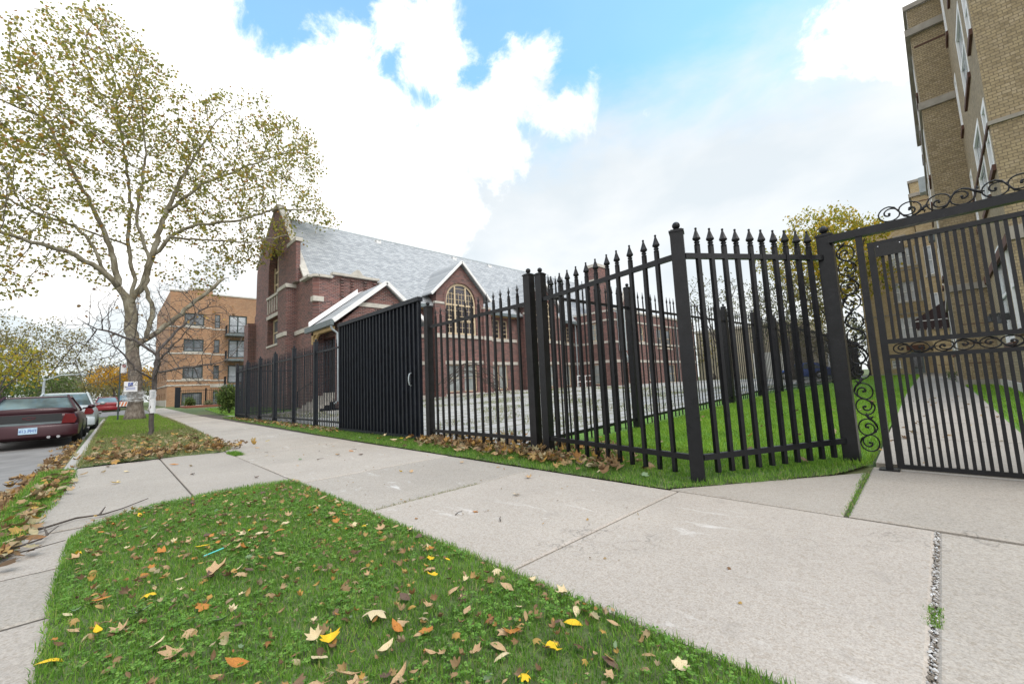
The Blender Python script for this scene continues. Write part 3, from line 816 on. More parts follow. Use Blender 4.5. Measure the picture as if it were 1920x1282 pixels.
blades('joint_grass', [(2.18, 0.11), (2.34, 0.11), (2.34, 0.135), (2.18, 0.135)], 330, (0.008, 0.022), (0.002, 0.004), M['blade'], -0.008, None, 0.9, 9, 'green tuft growing in the gravel joint')
blades('weed_tuft', [(1.48, 8.0), (1.60, 8.0), (1.58, 8.55), (1.46, 8.5)], 1500, (0.02, 0.06), (0.003, 0.006), M['blade'], 0.0, None, 0.9, 10, 'weed tuft in the sidewalk joint beside the verge corner')
blades('yard_weeds', [(4.6, 5), (24, 5), (30, 24), (5, 22)], 26000, (0.04, 0.12), (0.007, 0.014), M['blade_dry'], 0.0,
       lambda x, y: (vnoise(x, y, 0.45) + 0.5 * vnoise(x, y, 1.7, 3) > 0.14).astype(float), 0.8, 11, 'weeds growing between the worn paving of the church yard')
blades('far_lawn_grass', FLAWN, 14000, (0.05, 0.10), (0.012, 0.02), M['blade_lawn'], 0.03, None, 0.7, 13, 'green lawn beside the sidewalk beyond the fence')

# clover in the front plot
def clover(n, seed=3):
    rg = np.random.default_rng(seed)
    vs = []; fs = []
    k = 0
    while k < n:
        x = rg.uniform(-0.15, 1.46); y = rg.uniform(0.5, 5.0)
        if not inside(PLOT, np.array([x]), np.array([y]))[0]: continue
        if mnoise.noise(Vector((x * 2.1, y * 2.1, 4))) < 0.02 + 0.25 * rg.random() - 0.2: continue
        z = rg.uniform(0.022, 0.042); r = rg.uniform(0.006, 0.012); a0 = rg.uniform(0, 6.28)
        tx, ty = rg.uniform(-0.35, 0.35, 2)
        for j in range(3):
            a = a0 + j * 2.094
            ca, sa = math.cos(a), math.sin(a)
            b = len(vs)
            for (u, v) in ((0.05, 0), (0.6, 0.5), (1.15, 0.42), (1.05, 0), (1.15, -0.42), (0.6, -0.5)):
                dx = (u * ca - v * sa) * r; dy = (u * sa + v * ca) * r
                vs.append((x + dx, y + dy, z + tx * dx + ty * dy + 0.1 * r * abs(v)))
            fs.append(tuple(range(b, b + 6)))
        k += 1
    mb = MB(); mb.v = vs; mb.f = fs; mb.m = [0] * len(fs)
    tag(mb.build('clover', M['clover']), 'clover growing among the grass of the front plot', 'clover', kind='stuff')
clover(6500)

# ------------------------------------------------------------------ leaf meshes
def leaf_outline(kind, rg):
    """outline in polar steps; 'plane' is five-lobed, 'oval' a narrow folded leaf"""
    if kind == 'oval':
        return [(0.12 * 0, -0.5)] + [(0.20 * math.sin(math.pi * t), -0.5 + t) for t in (0.2, 0.4, 0.6, 0.8)] + [(0, 0.5)] + [(-0.20 * math.sin(math.pi * t), -0.5 + t) for t in (0.8, 0.6, 0.4, 0.2)]
    pts = []
    lobes = [(90, 0.55), (40, 0.50), (-8, 0.40), (188, 0.40), (140, 0.50)]
    order = [(-60, 0.20), (-30, 0.28), (-8, 0.44), (8, 0.36), (17, 0.33), (30, 0.42), (40, 0.52), (50, 0.43), (64, 0.33), (78, 0.44), (90, 0.56), (102, 0.44), (116, 0.33), (130, 0.43), (140, 0.52), (150, 0.42), (163, 0.33), (172, 0.36), (188, 0.44), (210, 0.28), (240, 0.20)]
    for a, r in order:
        r *= rg.uniform(0.88, 1.12)
        pts.append((r * math.cos(R(a)), r * math.sin(R(a))))
    return pts

def leaf_geo(kind, size, curl, rg, stem=True):
    out_ = leaf_outline(kind, rg)
    vs = [(0, 0, 0)]; fs = []
    mid = [(0.5 * x, 0.5 * y) for x, y in out_]
    def zf(x, y):
        r = math.hypot(x, y)
        return curl * (1.1 * r * r + 0.35 * abs(x) * (1 if kind == 'oval' else 0.5)) + 0.06 * math.sin(9 * x + 4) * r + 0.05 * math.sin(11 * y) * r
    for x, y in mid: vs.append((x, y, zf(x, y)))
    for x, y in out_: vs.append((x, y, zf(x, y) * 1.15))
    k = len(out_)
    for i in range(k):
        j = (i + 1) % k
        fs.append((0, 1 + i, 1 + j)); fs.append((1 + i, 1 + k + i, 1 + k + j, 1 + j))
    if stem and kind == 'plane':
        b = len(vs)
        for (x, y, z) in ((-0.012, -0.1, 0), (0.012, -0.1, 0), (0.012, -0.45, 0.04), (-0.012, -0.45, 0.04)): vs.append((x, y, z + 0.01))
        fs.append((b, b + 1, b + 2, b + 3))
    return [(x * size, y * size, z * size) for x, y, z in vs], fs

rg = random.Random(5)
LEAF_ME = {}
for cname, mt in LEAFC.items():
    for kind in ('plane', 'oval'):
        for v in range(4):
            vs, fs = leaf_geo(kind, 1.0, (0.25, 0.55, -0.45, 0.95)[v] * rg.uniform(0.8, 1.1), rg)
            me = bpy.data.meshes.new('fallen_leaf'); me.from_pydata(vs, [], fs); me.materials.append(mt)
            me.polygons.foreach_set('use_smooth', [True] * len(me.polygons)); me.update()
            LEAF_ME[cname, kind, v] = me

def put_leaf(x, y, size, cname, kind='plane', z=0.03, label=None, group=None, v=None, tilt=0.32, name='fallen_leaf'):
    me = LEAF_ME[cname, kind, rg.randrange(4) if v is None else v]
    o = bpy.data.objects.new(name, me); COL.objects.link(o)
    o.location = (x, y, gz(x, y) + z + size * 0.06)
    o.rotation_euler = (rg.uniform(-tilt, tilt), rg.uniform(-tilt, tilt), rg.uniform(0, 6.28))
    o.scale = (size,) * 3
    tag(o, label, 'leaf', group); return o

SHAPE = {'plane': 'lobed', 'oval': 'narrow curled'}
def plot_leaf_scatter(n, poly, cluster, wher, group, size=(0.05, 0.10), z=0.03, dens=None):
    k = 0
    names = list(LEAFC); w = [0.36, 0.24, 0.07, 0.11, 0.15, 0.07]
    xs = [p[0] for p in poly]; ys_ = [p[1] for p in poly]
    while k < n:
        x = rg.uniform(min(xs), max(xs)); y = rg.uniform(min(ys_), max(ys_))
        if not inside(poly, np.array([x]), np.array([y]))[0]: continue
        if dens and rg.random() > dens(x, y): continue
        c = rg.choices(names, w)[0]; kd = 'plane' if rg.random() < 0.55 else 'oval'
        s = rg.uniform(*size) * (1.15 if kd == 'oval' else 1)
        put_leaf(x, y, s, c, kd, z, '%s %s dead leaf lying %s' % (c, SHAPE[kd], wher), group)
        k += 1
VIS = [(0.30, 1.0), (1.46, 0.55), (1.47, 4.95), (1.2, 5.08), (0.37, 4.95), (-0.1, 4.4), (-0.12, 2.0)]
plot_leaf_scatter(235, VIS, 0, 'on the grass of the front plot', 'fallen leaves on the front plot', (0.024, 0.082),
                  dens=lambda x, y: 0.35 + 0.9 * max(0, mnoise.noise(Vector((x * 1.6, y * 1.3, 9)))) + (0.6 if y < 1.6 and x > 0.5 else 0))
plot_leaf_scatter(16, [(1.7, 2), (3.3, 2), (3.3, 9), (1.7, 9)], 0, 'on the bare concrete sidewalk', 'fallen leaves on the sidewalk', (0.05, 0.09), 0.004)
plot_leaf_scatter(10, [(-0.3, 5.3), (1.4, 5.3), (1.4, 8.7), (-0.2, 8.7)], 0, 'on the crosswalk paving', 'fallen leaves on the crosswalk paving', (0.06, 0.11), 0.004)
plot_leaf_scatter(34, [(3.5, 1.9), (4.15, 1.6), (4.2, 8.5), (3.5, 8.5)], 0, 'in the grass strip below the fence', 'fallen leaves below the fence', (0.08, 0.14), 0.05)
# leaves that stand out
put_leaf(1.14, 1.79, 0.075, 'bright yellow', 'plane', 0.045, 'vivid yellow upright lobed leaf in the middle of the front plot', v=0, tilt=0.7)
put_leaf(0.80, 1.70, 0.125, 'pale buff', 'plane', 0.045, 'largest pale buff dry leaf on the front plot beside a narrow rolled leaf', v=2)
put_leaf(0.255, 3.72, 0.10, 'pale buff', 'plane', 0.05, 'pale yellow buff lobed leaf standing up near the curved plot edge', v=0, tilt=0.9)
put_leaf(0.42, 2.70, 0.12, 'tan', 'plane', 0.04, 'big tan lobed leaf left of the small turquoise stick', v=1)
put_leaf(0.12, 2.48, 0.10, 'greyish green', 'plane', 0.035, 'broad grey green leaf lying near the left edge of the front plot', v=1)
put_leaf(0.62, 1.66, 0.085, 'bright yellow', 'plane', 0.035, 'yellow orange curled leaf in the near part of the front plot', v=3)
mb = MB(); mb.tube([(0.42, 3.02, 0.045), (0.52, 3.06, 0.05)], 0.0035, 6)
mt = plain('turquoise_plastic', (0.10, 0.55, 0.50), 0.4)
tag(mb.build('plastic_stick', mt, at=(0.47, 3.04, 0.04)), 'small turquoise plastic stick lying in the grass of the front plot', 'litter')

def litter(name, pts_fn, n, size, label, seed, z=0.01, pile=0.03):
    rr = random.Random(seed); mb = MB()
    geos = [leaf_geo('plane' if i % 3 else 'oval', 1.0, rr.uniform(-0.8, 1.4), rr, False) for i in range(8)]
    for i in range(n):
        x, y = pts_fn(rr)
        vs, fs = geos[rr.randrange(8)]
        s = rr.uniform(*size)
        rot = Matrix.Rotation(rr.uniform(0, 6.28), 3, 'Z') @ Matrix.Rotation(rr.uniform(-0.7, 0.7), 3, 'X') @ Matrix.Rotation(rr.uniform(-0.5, 0.5), 3, 'Y')
        o = Vector((x, y, gz(x, y) + z + rr.random() * pile + s * 0.08))
        mb.add([rot @ (Vector(v) * s) + o for v in vs], fs)
    tag(mb.build(name, M['litter'], smooth=True), label, 'leaves', kind='stuff')
def gauss_line(x0, y0, x1, y1, sd):
    def f(r):
        t = r.random(); return x0 + (x1 - x0) * t + r.gauss(0, sd), y0 + (y1 - y0) * t + r.gauss(0, sd)
    return f
litter('gutter_leaves', gauss_line(-0.72, 3.6, -0.60, 9.5, 0.13), 1100, (0.08, 0.15), 'drift of brown and yellow leaves along the gutter', 1, -0.13, 0.06)
litter('gutter_leaves', gauss_line(-0.60, 9.0, -0.50, 17, 0.12), 500, (0.08, 0.15), 'line of leaves in the gutter beside the parked cars', 11, -0.13, 0.05)
litter('verge_leaves', gauss_line(0.0, 9.55, 1.6, 9.4, 0.32), 230, (0.08, 0.15), 'leaves gathered on the near edge of the tree verge', 2, 0.03, 0.05)
litter('verge_leaves', lambda r: (r.uniform(-0.2, 1.75), 9 + abs(r.gauss(0, 2.8))), 430, (0.07, 0.14), 'leaves strewn over the dry grass of the tree verge', 3, 0.03, 0.05)
litter('fence_leaves', gauss_line(3.82, 2.4, 4.02, 6.6, 0.16), 480, (0.08, 0.15), 'leaves piled along the foot of the iron fence', 4, 0.02, 0.07)
litter('fence_leaves', gauss_line(4.35, 2.9, 4.5, 6.5, 0.22), 300, (0.08, 0.15), 'leaves piled just behind the iron fence', 14, 0.03, 0.06)
litter('fence_leaves', gauss_line(3.9, 10, 4.05, 22, 0.14), 420, (0.07, 0.14), 'leaves along the far end of the iron fence', 5, 0.02, 0.04)
litter('path_leaves', lambda r: (r.uniform(5.4, 14), r.uniform(-0.5, 0.55)), 40, (0.04, 0.10), 'few leaves lying on the garden path behind the gate', 15, 0.014, 0.004)
litter('lawn_leaves', lambda r: (r.uniform(4.4, 12), r.uniform(1.0, 3.8)), 46, (0.07, 0.12), 'few leaves lying on the fenced lawn', 6, 0.04, 0.02)
litter('kerb_strip_leaves', gauss_line(-0.5, 3.8, -0.42, 8.3, 0.09), 160, (0.07, 0.14), 'leaves caught in the weeds along the crosswalk', 7, 0.01, 0.03)
litter('plot_leaf_bits', lambda r: (r.uniform(-0.1, 1.44), r.uniform(0.7, 4.9)), 1300, (0.014, 0.05), 'small broken leaf bits in the grass of the front plot', 8, 0.02, 0.02)
litter('walk_bits', lambda r: (r.uniform(1.6, 3.3), r.uniform(0.6, 12)), 90, (0.012, 0.03), 'small leaf bits strewn on the sidewalk', 9, 0.003, 0.003)

# fallen twigs
def twig(pts, r, label, group=None):
    mb = MB()
    for p in pts: mb.tube(p, [r * (1 - 0.6 * i / (len(p) - 1)) for i in range(len(p))], 5)
    c = pts[0][0]
    tag(mb.build('fallen_twig', M['dead_wood'], at=c), label, 'twig', group)
twig([[(-0.36, 4.78, 0.02), (-0.16, 5.02, 0.015), (0.0, 4.95, 0.02), (0.12, 5.12, 0.01), (0.30, 5.35, 0.02)], [(-0.02, 4.96, 0.02), (0.01, 5.05, 0.06)]], 0.009, 'long dark crooked twig lying on the crosswalk paving near the plot corner')
twig([[(-0.44, 4.3, 0.02), (-0.30, 4.45, 0.02), (-0.24, 4.75, 0.03)], [(-0.28, 4.55, 0.02), (-0.31, 4.66, 0.06)]], 0.008, 'short forked twig beside the weeds along the kerb')
twig([[(-0.5, 4.12, 0.02), (-0.34, 4.2, 0.015), (-0.18, 4.28, 0.015)]], 0.006, 'thin straight twig at the paving edge by the front plot')
twig([[(-1.5, 7.6, -0.11), (-1.2, 7.7, -0.10), (-0.95, 7.75, -0.11)], [(-1.25, 7.68, -0.1), (-1.1, 7.9, -0.1)]], 0.012, 'dark twig lying on the asphalt by the gutter')
for i, (x, y, a) in enumerate(((1.9, 2.6, 0.4), (2.0, 2.25, 0.8), (2.5, 7.2, 1.2), (2.2, 6.3, 0.2), (2.9, 6.8, 2.2), (1.9, 7.9, 1.9))):
    dx, dy = math.cos(a) * 0.05, math.sin(a) * 0.05
    twig([[(x - dx, y - dy, 0.008), (x, y + 0.01, 0.01), (x + dx, y + dy, 0.008)]], 0.004, 'tiny dark stick lying on the concrete sidewalk', 'small sticks on the sidewalk')
# bottle in the gutter
t = thing('plastic_bottle', (-0.60, 5.75, -0.06), 'clear crushed plastic bottle with red cap in the gutter leaves', 'bottle')
mb = MB(); mb.tube([(-0.72, 5.70, -0.04), (-0.66, 5.73, -0.04), (-0.56, 5.77, -0.04), (-0.53, 5.78, -0.04)], [0.03, 0.033, 0.03, 0.014], 10)
mb.build('body', M['plastic_white'], t, True)
mb = MB(); mb.tube([(-0.53, 5.78, -0.04), (-0.50, 5.79, -0.04)], 0.017, 8); mb.build('cap', M['signred'], t)

# ------------------------------------------------------------------ iron fences
def mesh_from(mb, name, mats, smooth=False):
    me = bpy.data.meshes.new(name); me.from_pydata(mb.v, [], mb.f)
    for mm in (mats if isinstance(mats, (list, tuple)) else [mats]): me.materials.append(mm)
    if smooth: me.polygons.foreach_set('use_smooth', [True] * len(me.polygons))
    me.update(); return me

def picket_geo(mb, hw, z0, z1, style, c=(0, 0), ang=0.0):
    cs, sn = math.cos(ang), math.sin(ang)
    b = len(mb.v)
    q = [(-hw, -hw), (hw, -hw), (hw, hw), (-hw, hw)]
    q = [(x * cs - y * sn + c[0], x * sn + y * cs + c[1]) for x, y in q]
    zt = z1 - 0.18 if style else z1
    mb.v += [(x, y, z0) for x, y in q] + [(x, y, zt) for x, y in q]
    for f in [(0, 3, 2, 1), (4, 5, 6, 7), (0, 1, 5, 4), (1, 2, 6, 5), (2, 3, 7, 6), (3, 0, 4, 7)]:
        mb.f.append(tuple(b + i for i in f)); mb.m.append(0)
    if not style: return
    k = hw / 0.018
    cc = (c[0], c[1], zt)
    mb.lathe([(hw * 1.0, 0), (hw * 1.45, 0.004), (hw * 1.45, 0.014), (hw * 1.05, 0.018), (hw * 1.05, 0.026), (hw * 1.4, 0.03), (hw * 1.4, 0.04), (hw * 0.9, 0.045)], 8, cc, 0, ang)
    if style == 'cone':
        mb.lathe([(hw * 0.8, 0.045), (hw * 1.2, 0.052), (hw * 2.0, 0.066), (hw * 2.05, 0.072), (hw * 1.45, 0.10), (hw * 0.75, 0.14), (hw * 0.45, 0.158), (hw * 0.62, 0.164), (hw * 0.62, 0.174), (hw * 0.2, 0.18)], 8, cc, 0, ang + 0.39)
    else:       # pointed spear with side barbs
        mb.lathe([(hw * 0.8, 0.045), (hw * 0.6, 0.06), (hw * 0.95, 0.085), (hw * 0.75, 0.11), (hw * 0.15, 0.18)], 8, cc, 0, ang)
        for sgn in (-1, 1):
            p = [Vector((c[0] + sgn * u * cs, c[1] + sgn * u * sn, zt + h)) for u, h in ((hw * 0.6, 0.085), (hw * 1.5, 0.098), (hw * 1.95, 0.125))]
            mb.tube(p, [hw * 0.4, hw * 0.33, hw * 0.06], 5)

def post_geo(mb, x, y, hw, z0, z1, ang=0.0, ball=True):
    cs, sn = math.cos(ang), math.sin(ang)
    def bx(h, a, b_):
        q = [(-h, -h), (h, -h), (h, h), (-h, h)]
        q = [(u * cs - v * sn + x, u * sn + v * cs + y) for u, v in q]
        mb.add([(u, v, a) for u, v in q] + [(u, v, b_) for u, v in q], [(0, 3, 2, 1), (4, 5, 6, 7), (0, 1, 5, 4), (1, 2, 6, 5), (2, 3, 7, 6), (3, 0, 4, 7)])
    bx(hw, z0, z1 - 0.03); bx(hw * 1.13, z1 - 0.03, z1 - 0.012); bx(hw * 0.85, z1 - 0.012, z1)
    if ball:
        r = hw * 0.62
        mb.lathe([(r * 0.55, 0), (r * 0.45, r * 0.3)] + [(max(1e-3, r * math.sin(a)), r * 1.25 - r * math.cos(a)) for a in lin(0.45, math.pi, 7)], 12, (x, y, z1), 0)

prand = random.Random(77)
def fence_panel(root, p0, p1, n, hw, zlo, zhi, ztop, zbot, style, mat, railw=0.045, individual=True, name='fence_panel', slope=False):
    """rails as one mesh part, every picket a sub-part"""
    p0 = Vector(p0); p1 = Vector(p1); d = p1 - p0; ang = math.atan2(d.y, d.x)
    mb = MB()
    g0 = gz(p0.x, p0.y); g1 = gz(p1.x, p1.y)
    mb.bar((p0.x, p0.y, g0 + zlo), (p1.x, p1.y, g1 + zlo), railw * 0.8, railw)
    if individual:
        mb.build('rail', mat, root); mb = MB(); name = 'rail'
    mb.bar((p0.x, p0.y, g0 + zhi), (p1.x, p1.y, g1 + zhi), railw * 0.8, railw)
    if not individual:
        for i in range(n):
            t = (i + 1) / (n + 1); q = p0 + d * t; g = g0 + (g1 - g0) * t
            picket_geo(mb, hw, g + zbot, g + ztop, style, (q.x, q.y), ang)
    pan = mb.build(name, mat, root, at=(p0.x, p0.y, g0), split=False)
    if individual:
        pm = MB(); picket_geo(pm, hw, zbot, ztop, style, (0, 0), ang)
        me = mesh_from(pm, 'picket', mat)
        for i in range(n):
            t = (i + 1) / (n + 1); q = p0 + d * t; g = g0 + (g1 - g0) * t
            o = bpy.data.objects.new('picket', me); COL.objects.link(o); o.parent = pan
            o.location = Vector((q.x, q.y, g)) - WL[pan]
            o.rotation_euler = (prand.gauss(0, 0.0022), prand.gauss(0, 0.0022), prand.gauss(0, 0.03))
    return pan

# 1. fence along the church front, beyond the sheeted gate
fr = thing('iron_fence', (4.2, 16.5, 0), 'long black iron fence with small spear tips running along the sidewalk before the church', 'fence')
FP = [10.42, 12.40, 14.35, 16.45, 18.5, 20.6, 22.6]
for i, y in enumerate(FP):
    mb = MB(); post_geo(mb, 4.2, y, 0.055, -0.05, 2.42); mb.build('post', M['iron_sheet'], fr, at=(4.2, y, 0))
for i in range(6):
    fence_panel(fr, (4.2, FP[i] + 0.06), (4.2, FP[i + 1] - 0.06), 14, 0.0105, 0.19, 2.10, 2.36, 0.05, 'spear', M['iron_sheet'], individual=True)
for (a, b) in (((4.26, 22.6), (6.6, 22.6)),):
    fence_panel(fr, a, b, 15, 0.0105, 0.19, 2.10, 2.36, 0.05, 'spear', M['iron_sheet'])
# 2. sliding gate covered with sheet metal
pg = thing('sheeted_gate', (4.1, 8.4, 0), 'black sheet metal gate with vertical ribs and a small handle, taller than the fence', 'gate')
mb = MB(); mb.box(4.10, 6.62, 0.07, 4.112, 10.36, 2.58); mb.build('sheet', M['iron_sheet'], pg)
mb = MB()
k = 25
for i in range(k):
    y = 6.66 + (10.32 - 6.66) * i / (k - 1)
    mb.box(4.060, y - 0.018, 0.09, 4.098, y + 0.018, 2.56)
mb.build('ribs', M['iron_sheet'], pg)
mb = MB(); mb.box(4.03, 6.60, 2.56, 4.14, 10.38, 2.64); mb.box(4.05, 6.60, 0.03, 4.13, 10.38, 0.085); mb.box(4.05, 10.34, 0.085, 4.13, 10.38, 2.56)
mb.build('frame', M['iron_sheet'], pg)
mb = MB(); mb.tube([(4.06, 6.93, 1.24), (4.02, 6.93, 1.22), (4.005, 6.93, 1.16), (4.005, 6.93, 1.08), (4.02, 6.93, 1.02), (4.06, 6.93, 1.0)], 0.013, 8)
mb.build('handle', M['galv'], pg, True)
# 3. fixed fence between the gate and the corner
fa = thing('iron_fence', (4.17, 5.2, 0), 'weathered black iron fence panel with barbed spear tips between sheeted gate and corner', 'fence')
for y, z in ((6.48, 2.45), (3.90, 2.47)):
    mb = MB(); post_geo(mb, 4.17, y, 0.058, -0.05, z); mb.build('post', M['iron_worn'], fa, at=(4.17, y, 0))
fence_panel(fa, (4.17, 6.42), (4.17, 3.96), 13, 0.0165, 0.19, 2.055, 2.37, 0.02, 'spear', M['iron_worn'], 0.05)
# 4. angled corner fence
fb = thing('iron_fence', (3.77, 1.6, 0), 'shiny black iron fence with cone finials turning the corner to the entry gate', 'fence')
a = math.atan2(-2.1, -0.4)
mb = MB(); post_geo(mb, 4.19, 3.70, 0.055, -0.05, 2.44); mb.build('post', M['iron'], fb, at=(4.19, 3.7, 0))
mb = MB(); post_geo(mb, 3.765, 1.595, 0.058, -0.05, 2.30, 0.35); mb.build('post', M['iron'], fb, at=(3.765, 1.595, 0))
mb = MB(); post_geo(mb, 5.265, 0.705, 0.065, -0.05, 2.33); mb.build('post', M['iron'], fb, at=(5.265, 0.705, 0))
fence_panel(fb, (4.17, 3.64), (3.785, 1.66), 11, 0.0180, 0.215, 2.06, 2.34, 0.06, 'cone', M['iron'], 0.05)
fence_panel(fb, (3.82, 1.56), (5.20, 0.74), 10, 0.0185, 0.215, 2.055, 2.335, 0.07, 'cone', M['iron'], 0.05)
# 5. fence between lawn and church yard
fs_ = thing('iron_fence', (4.3, 3.85, 0), 'long black iron fence with cone finials between the lawn and the church yard', 'fence')
SX = [4.32 + 2.42 * i for i in range(14)]
for i, x in enumerate(SX):
    if i == 0: continue
    mb = MB(); g = gz(x, 3.85); post_geo(mb, x, 3.85, 0.05, g - 0.05, g + 2.55); mb.build('post', M['iron'], fs_, at=(x, 3.85, g))
for i in range(13):
    o = fence_panel(fs_, (SX[i] + 0.05, 3.85), (SX[i + 1] - 0.05, 3.85), 13, 0.0095, 0.17, 2.16, 2.50, 0.04, 'cone', M['iron'], 0.045, individual=(i < 6), name='fence_panel' if i < 6 else 'picket_panel')
    if i >= 6: tag(o, kind='stuff')

# 6. ornamental entry gate
def spiral(c, r, turns, a0, sgn, sy, n=26, inner=0.16):
    pts = []
    for i in range(n + 1):
        t = i / n; a = a0 + sgn * 2 * math.pi * turns * t; rr = r * (1.0 if t < 0.42 else 1 - (1 - inner) * (t - 0.42) / 0.58)
        pts.append((c[0] + rr * math.cos(a) * sy, c[1] + rr * math.sin(a)))
    return pts
def scroll_strip(mb, length, height, nwave, place, sq=0.66, r=0.006, leaves=True):
    """S-scroll band in (s,t): s along the band, t across; place(s,t) -> world point"""
    wl = length / nwave
    def P(lst): return [place(s_, t_) for s_, t_ in lst]
    for i in range(nwave):
        s0 = i * wl; up = 1 if i % 2 == 0 else -1
        ca = (s0 + wl * 0.30, 0.0); cb = (s0 + wl * 0.72, 0.0)
        ra = min(height * 0.46, wl * 0.25 / 1.0)
        A = spiral(ca, 1.0, 1.55, math.pi * (0.5 if up > 0 else -0.5), up, 1.0)
        B = spiral(cb, 1.0, 1.55, math.pi * (-0.5 if up > 0 else 0.5), up, 1.0)
        fa_ = lambda pts, c: [(c[0] + (x - c[0]) * wl * 0.235, (y - c[1]) * height * 0.46) for x, y in pts]
        A = fa_(A, ca); B = fa_(B, cb)
        mb.tube(P(A), [r] * 20 + [r * 1.25] * 7, 6); mb.tube(P(B), [r] * 20 + [r * 1.25] * 7, 6)
        # S link between the two spirals and to the next wave
        top = up * height * 0.46
        link = [(ca[0], top), (ca[0] + wl * 0.12, top * 0.75), (ca[0] + wl * 0.21, 0.0), (cb[0] - wl * 0.12, -top * 0.75), (cb[0], -top)]
        mb.tube(P(link), r * 1.15, 6)
        nxt = [(cb[0], -top), (cb[0] + wl * 0.16, -top * 0.7), (s0 + wl * 1.0, -top * 0.2), (s0 + wl * 1.12, top * 0.0)]
        if i < nwave - 1: mb.tube(P(nxt), [r * 1.1, r * 1.3, r * 1.7, r * 0.8], 6)
        if leaves:
            for (cs_, ct_) in ((ca[0], 0.0), (cb[0], 0.0)):
                q = place(cs_, ct_); mb.sphere(q, r * 1.9, 6)
            q1 = (s0 + wl * 0.97, -top * 0.35)
            mb.tube(P([(q1[0] - wl * 0.10, q1[1] - top * 0.25), q1, (q1[0] + wl * 0.09, q1[1] + top * 0.55)]), [r * 0.6, r * 2.3, r * 0.3], 6)
            mb.tube(P([(q1[0] - wl * 0.02, q1[1]), (q1[0] + wl * 0.05, q1[1] - top * 0.3), (q1[0] + wl * 0.02, q1[1] - top * 0.55)]), [r * 1.6, r * 1.3, r * 0.3], 6)

eg = thing('entry_gate', (5.16, 0.0, 0.0), 'tall black ornamental iron entry gate with scrollwork bands and a barred door', 'gate')
gxp = 5.16
mb = MB()
mb.box(gxp - 0.03, 0.405, -0.02, gxp + 0.03, 0.455, 2.20)           # upright beside the scroll panel
mb.box(gxp - 0.04, -1.42, 2.20, gxp + 0.04, 0.66, 2.275)            # top beam
mb.box(gxp - 0.04, -1.42, -0.02, gxp + 0.04, -1.34, 2.20)
mb.box(gxp - 0.07, 0.36, 0.0, gxp + 0.05, 0.50, 0.018)
mb.build('frame', M['iron'], eg)
mb = MB()
scroll_strip(mb, 2.02, 0.150, 6, lambda s_, t_: Vector((gxp, 0.545 + t_, 0.14 + s_)), r=0.0062)
mb.build('scroll_panel', M['iron'], eg, True)
mb = MB()
scroll_strip(mb, 1.30, 0.150, 4, lambda s_, t_: Vector((gxp, 0.29 - s_, 2.352 + t_)), r=0.0062)
mb.build('scroll_crest', M['iron'], eg, True)
door = MB()
dx = gxp - 0.012
door.box(dx - 0.022, 0.325, 0.03, dx + 0.022, 0.375, 2.115)
door.box(dx - 0.022, -1.33, 0.03, dx + 0.022, -1.28, 2.115)
for z0, z1 in ((0.03, 0.065), (1.015, 1.05), (1.15, 1.19), (2.075, 2.115)):
    door.box(dx - 0.02, -1.28, z0, dx + 0.02, 0.325, z1)
dr = door.build('door_leaf', M['iron'], eg)
for z0, z1 in ((0.065, 1.015), (1.19, 2.075)):
    me = None
    pmb = MB(); pmb.box(-0.010, -0.0115, 0, 0.010, 0.0115, z1 - z0)
    me = mesh_from(pmb, 'gate_bar', M['iron'])
    for i in range(33):
        o = bpy.data.objects.new('gate_bar', me); COL.objects.link(o); o.parent = dr
        o.location = Vector((dx, 0.325 - 0.0472 * (i + 1), z0)) - WL[dr]
mb = MB()
scroll_strip(mb, 1.58, 0.098, 6, lambda s_, t_: Vector((dx, 0.31 - s_, 1.10 + t_)), r=0.006)
mb.build('scroll_band', M['iron'], dr, True)
mb = MB(); mb.box(dx - 0.034, 0.13, 1.965, dx - 0.024, 0.322, 2.08)
mb.build('name_plate', M['plaque'], dr)
for k, (y, z) in enumerate(((0.30, 2.06), (0.15, 2.06))):
    mb = MB(); mb.sphere((dx - 0.034, y, z), 0.006, 8); mb.build('screw', M['chrome'], dr)

# ------------------------------------------------------------------ windows
def arch_pts(s0, s1, t0, t1, ts, n=8):
    """pointed arch outline: t0 sill, ts spring, t1 apex"""
    c = (s0 + s1) / 2; hw = (s1 - s0) / 2; h = t1 - ts
    pts = [(s0, t0), (s1, t0)]
    for i in range(n + 1):
        a = i / n * math.pi / 2
        pts.append((c + hw * math.cos(a) ** 0.9, ts + h * math.sin(a) ** 0.95))
    for i in range(1, n + 1):
        a = math.pi / 2 - i / n * math.pi / 2
        pts.append((c - hw * math.cos(a) ** 0.9, ts + h * math.sin(a) ** 0.95))
    return pts

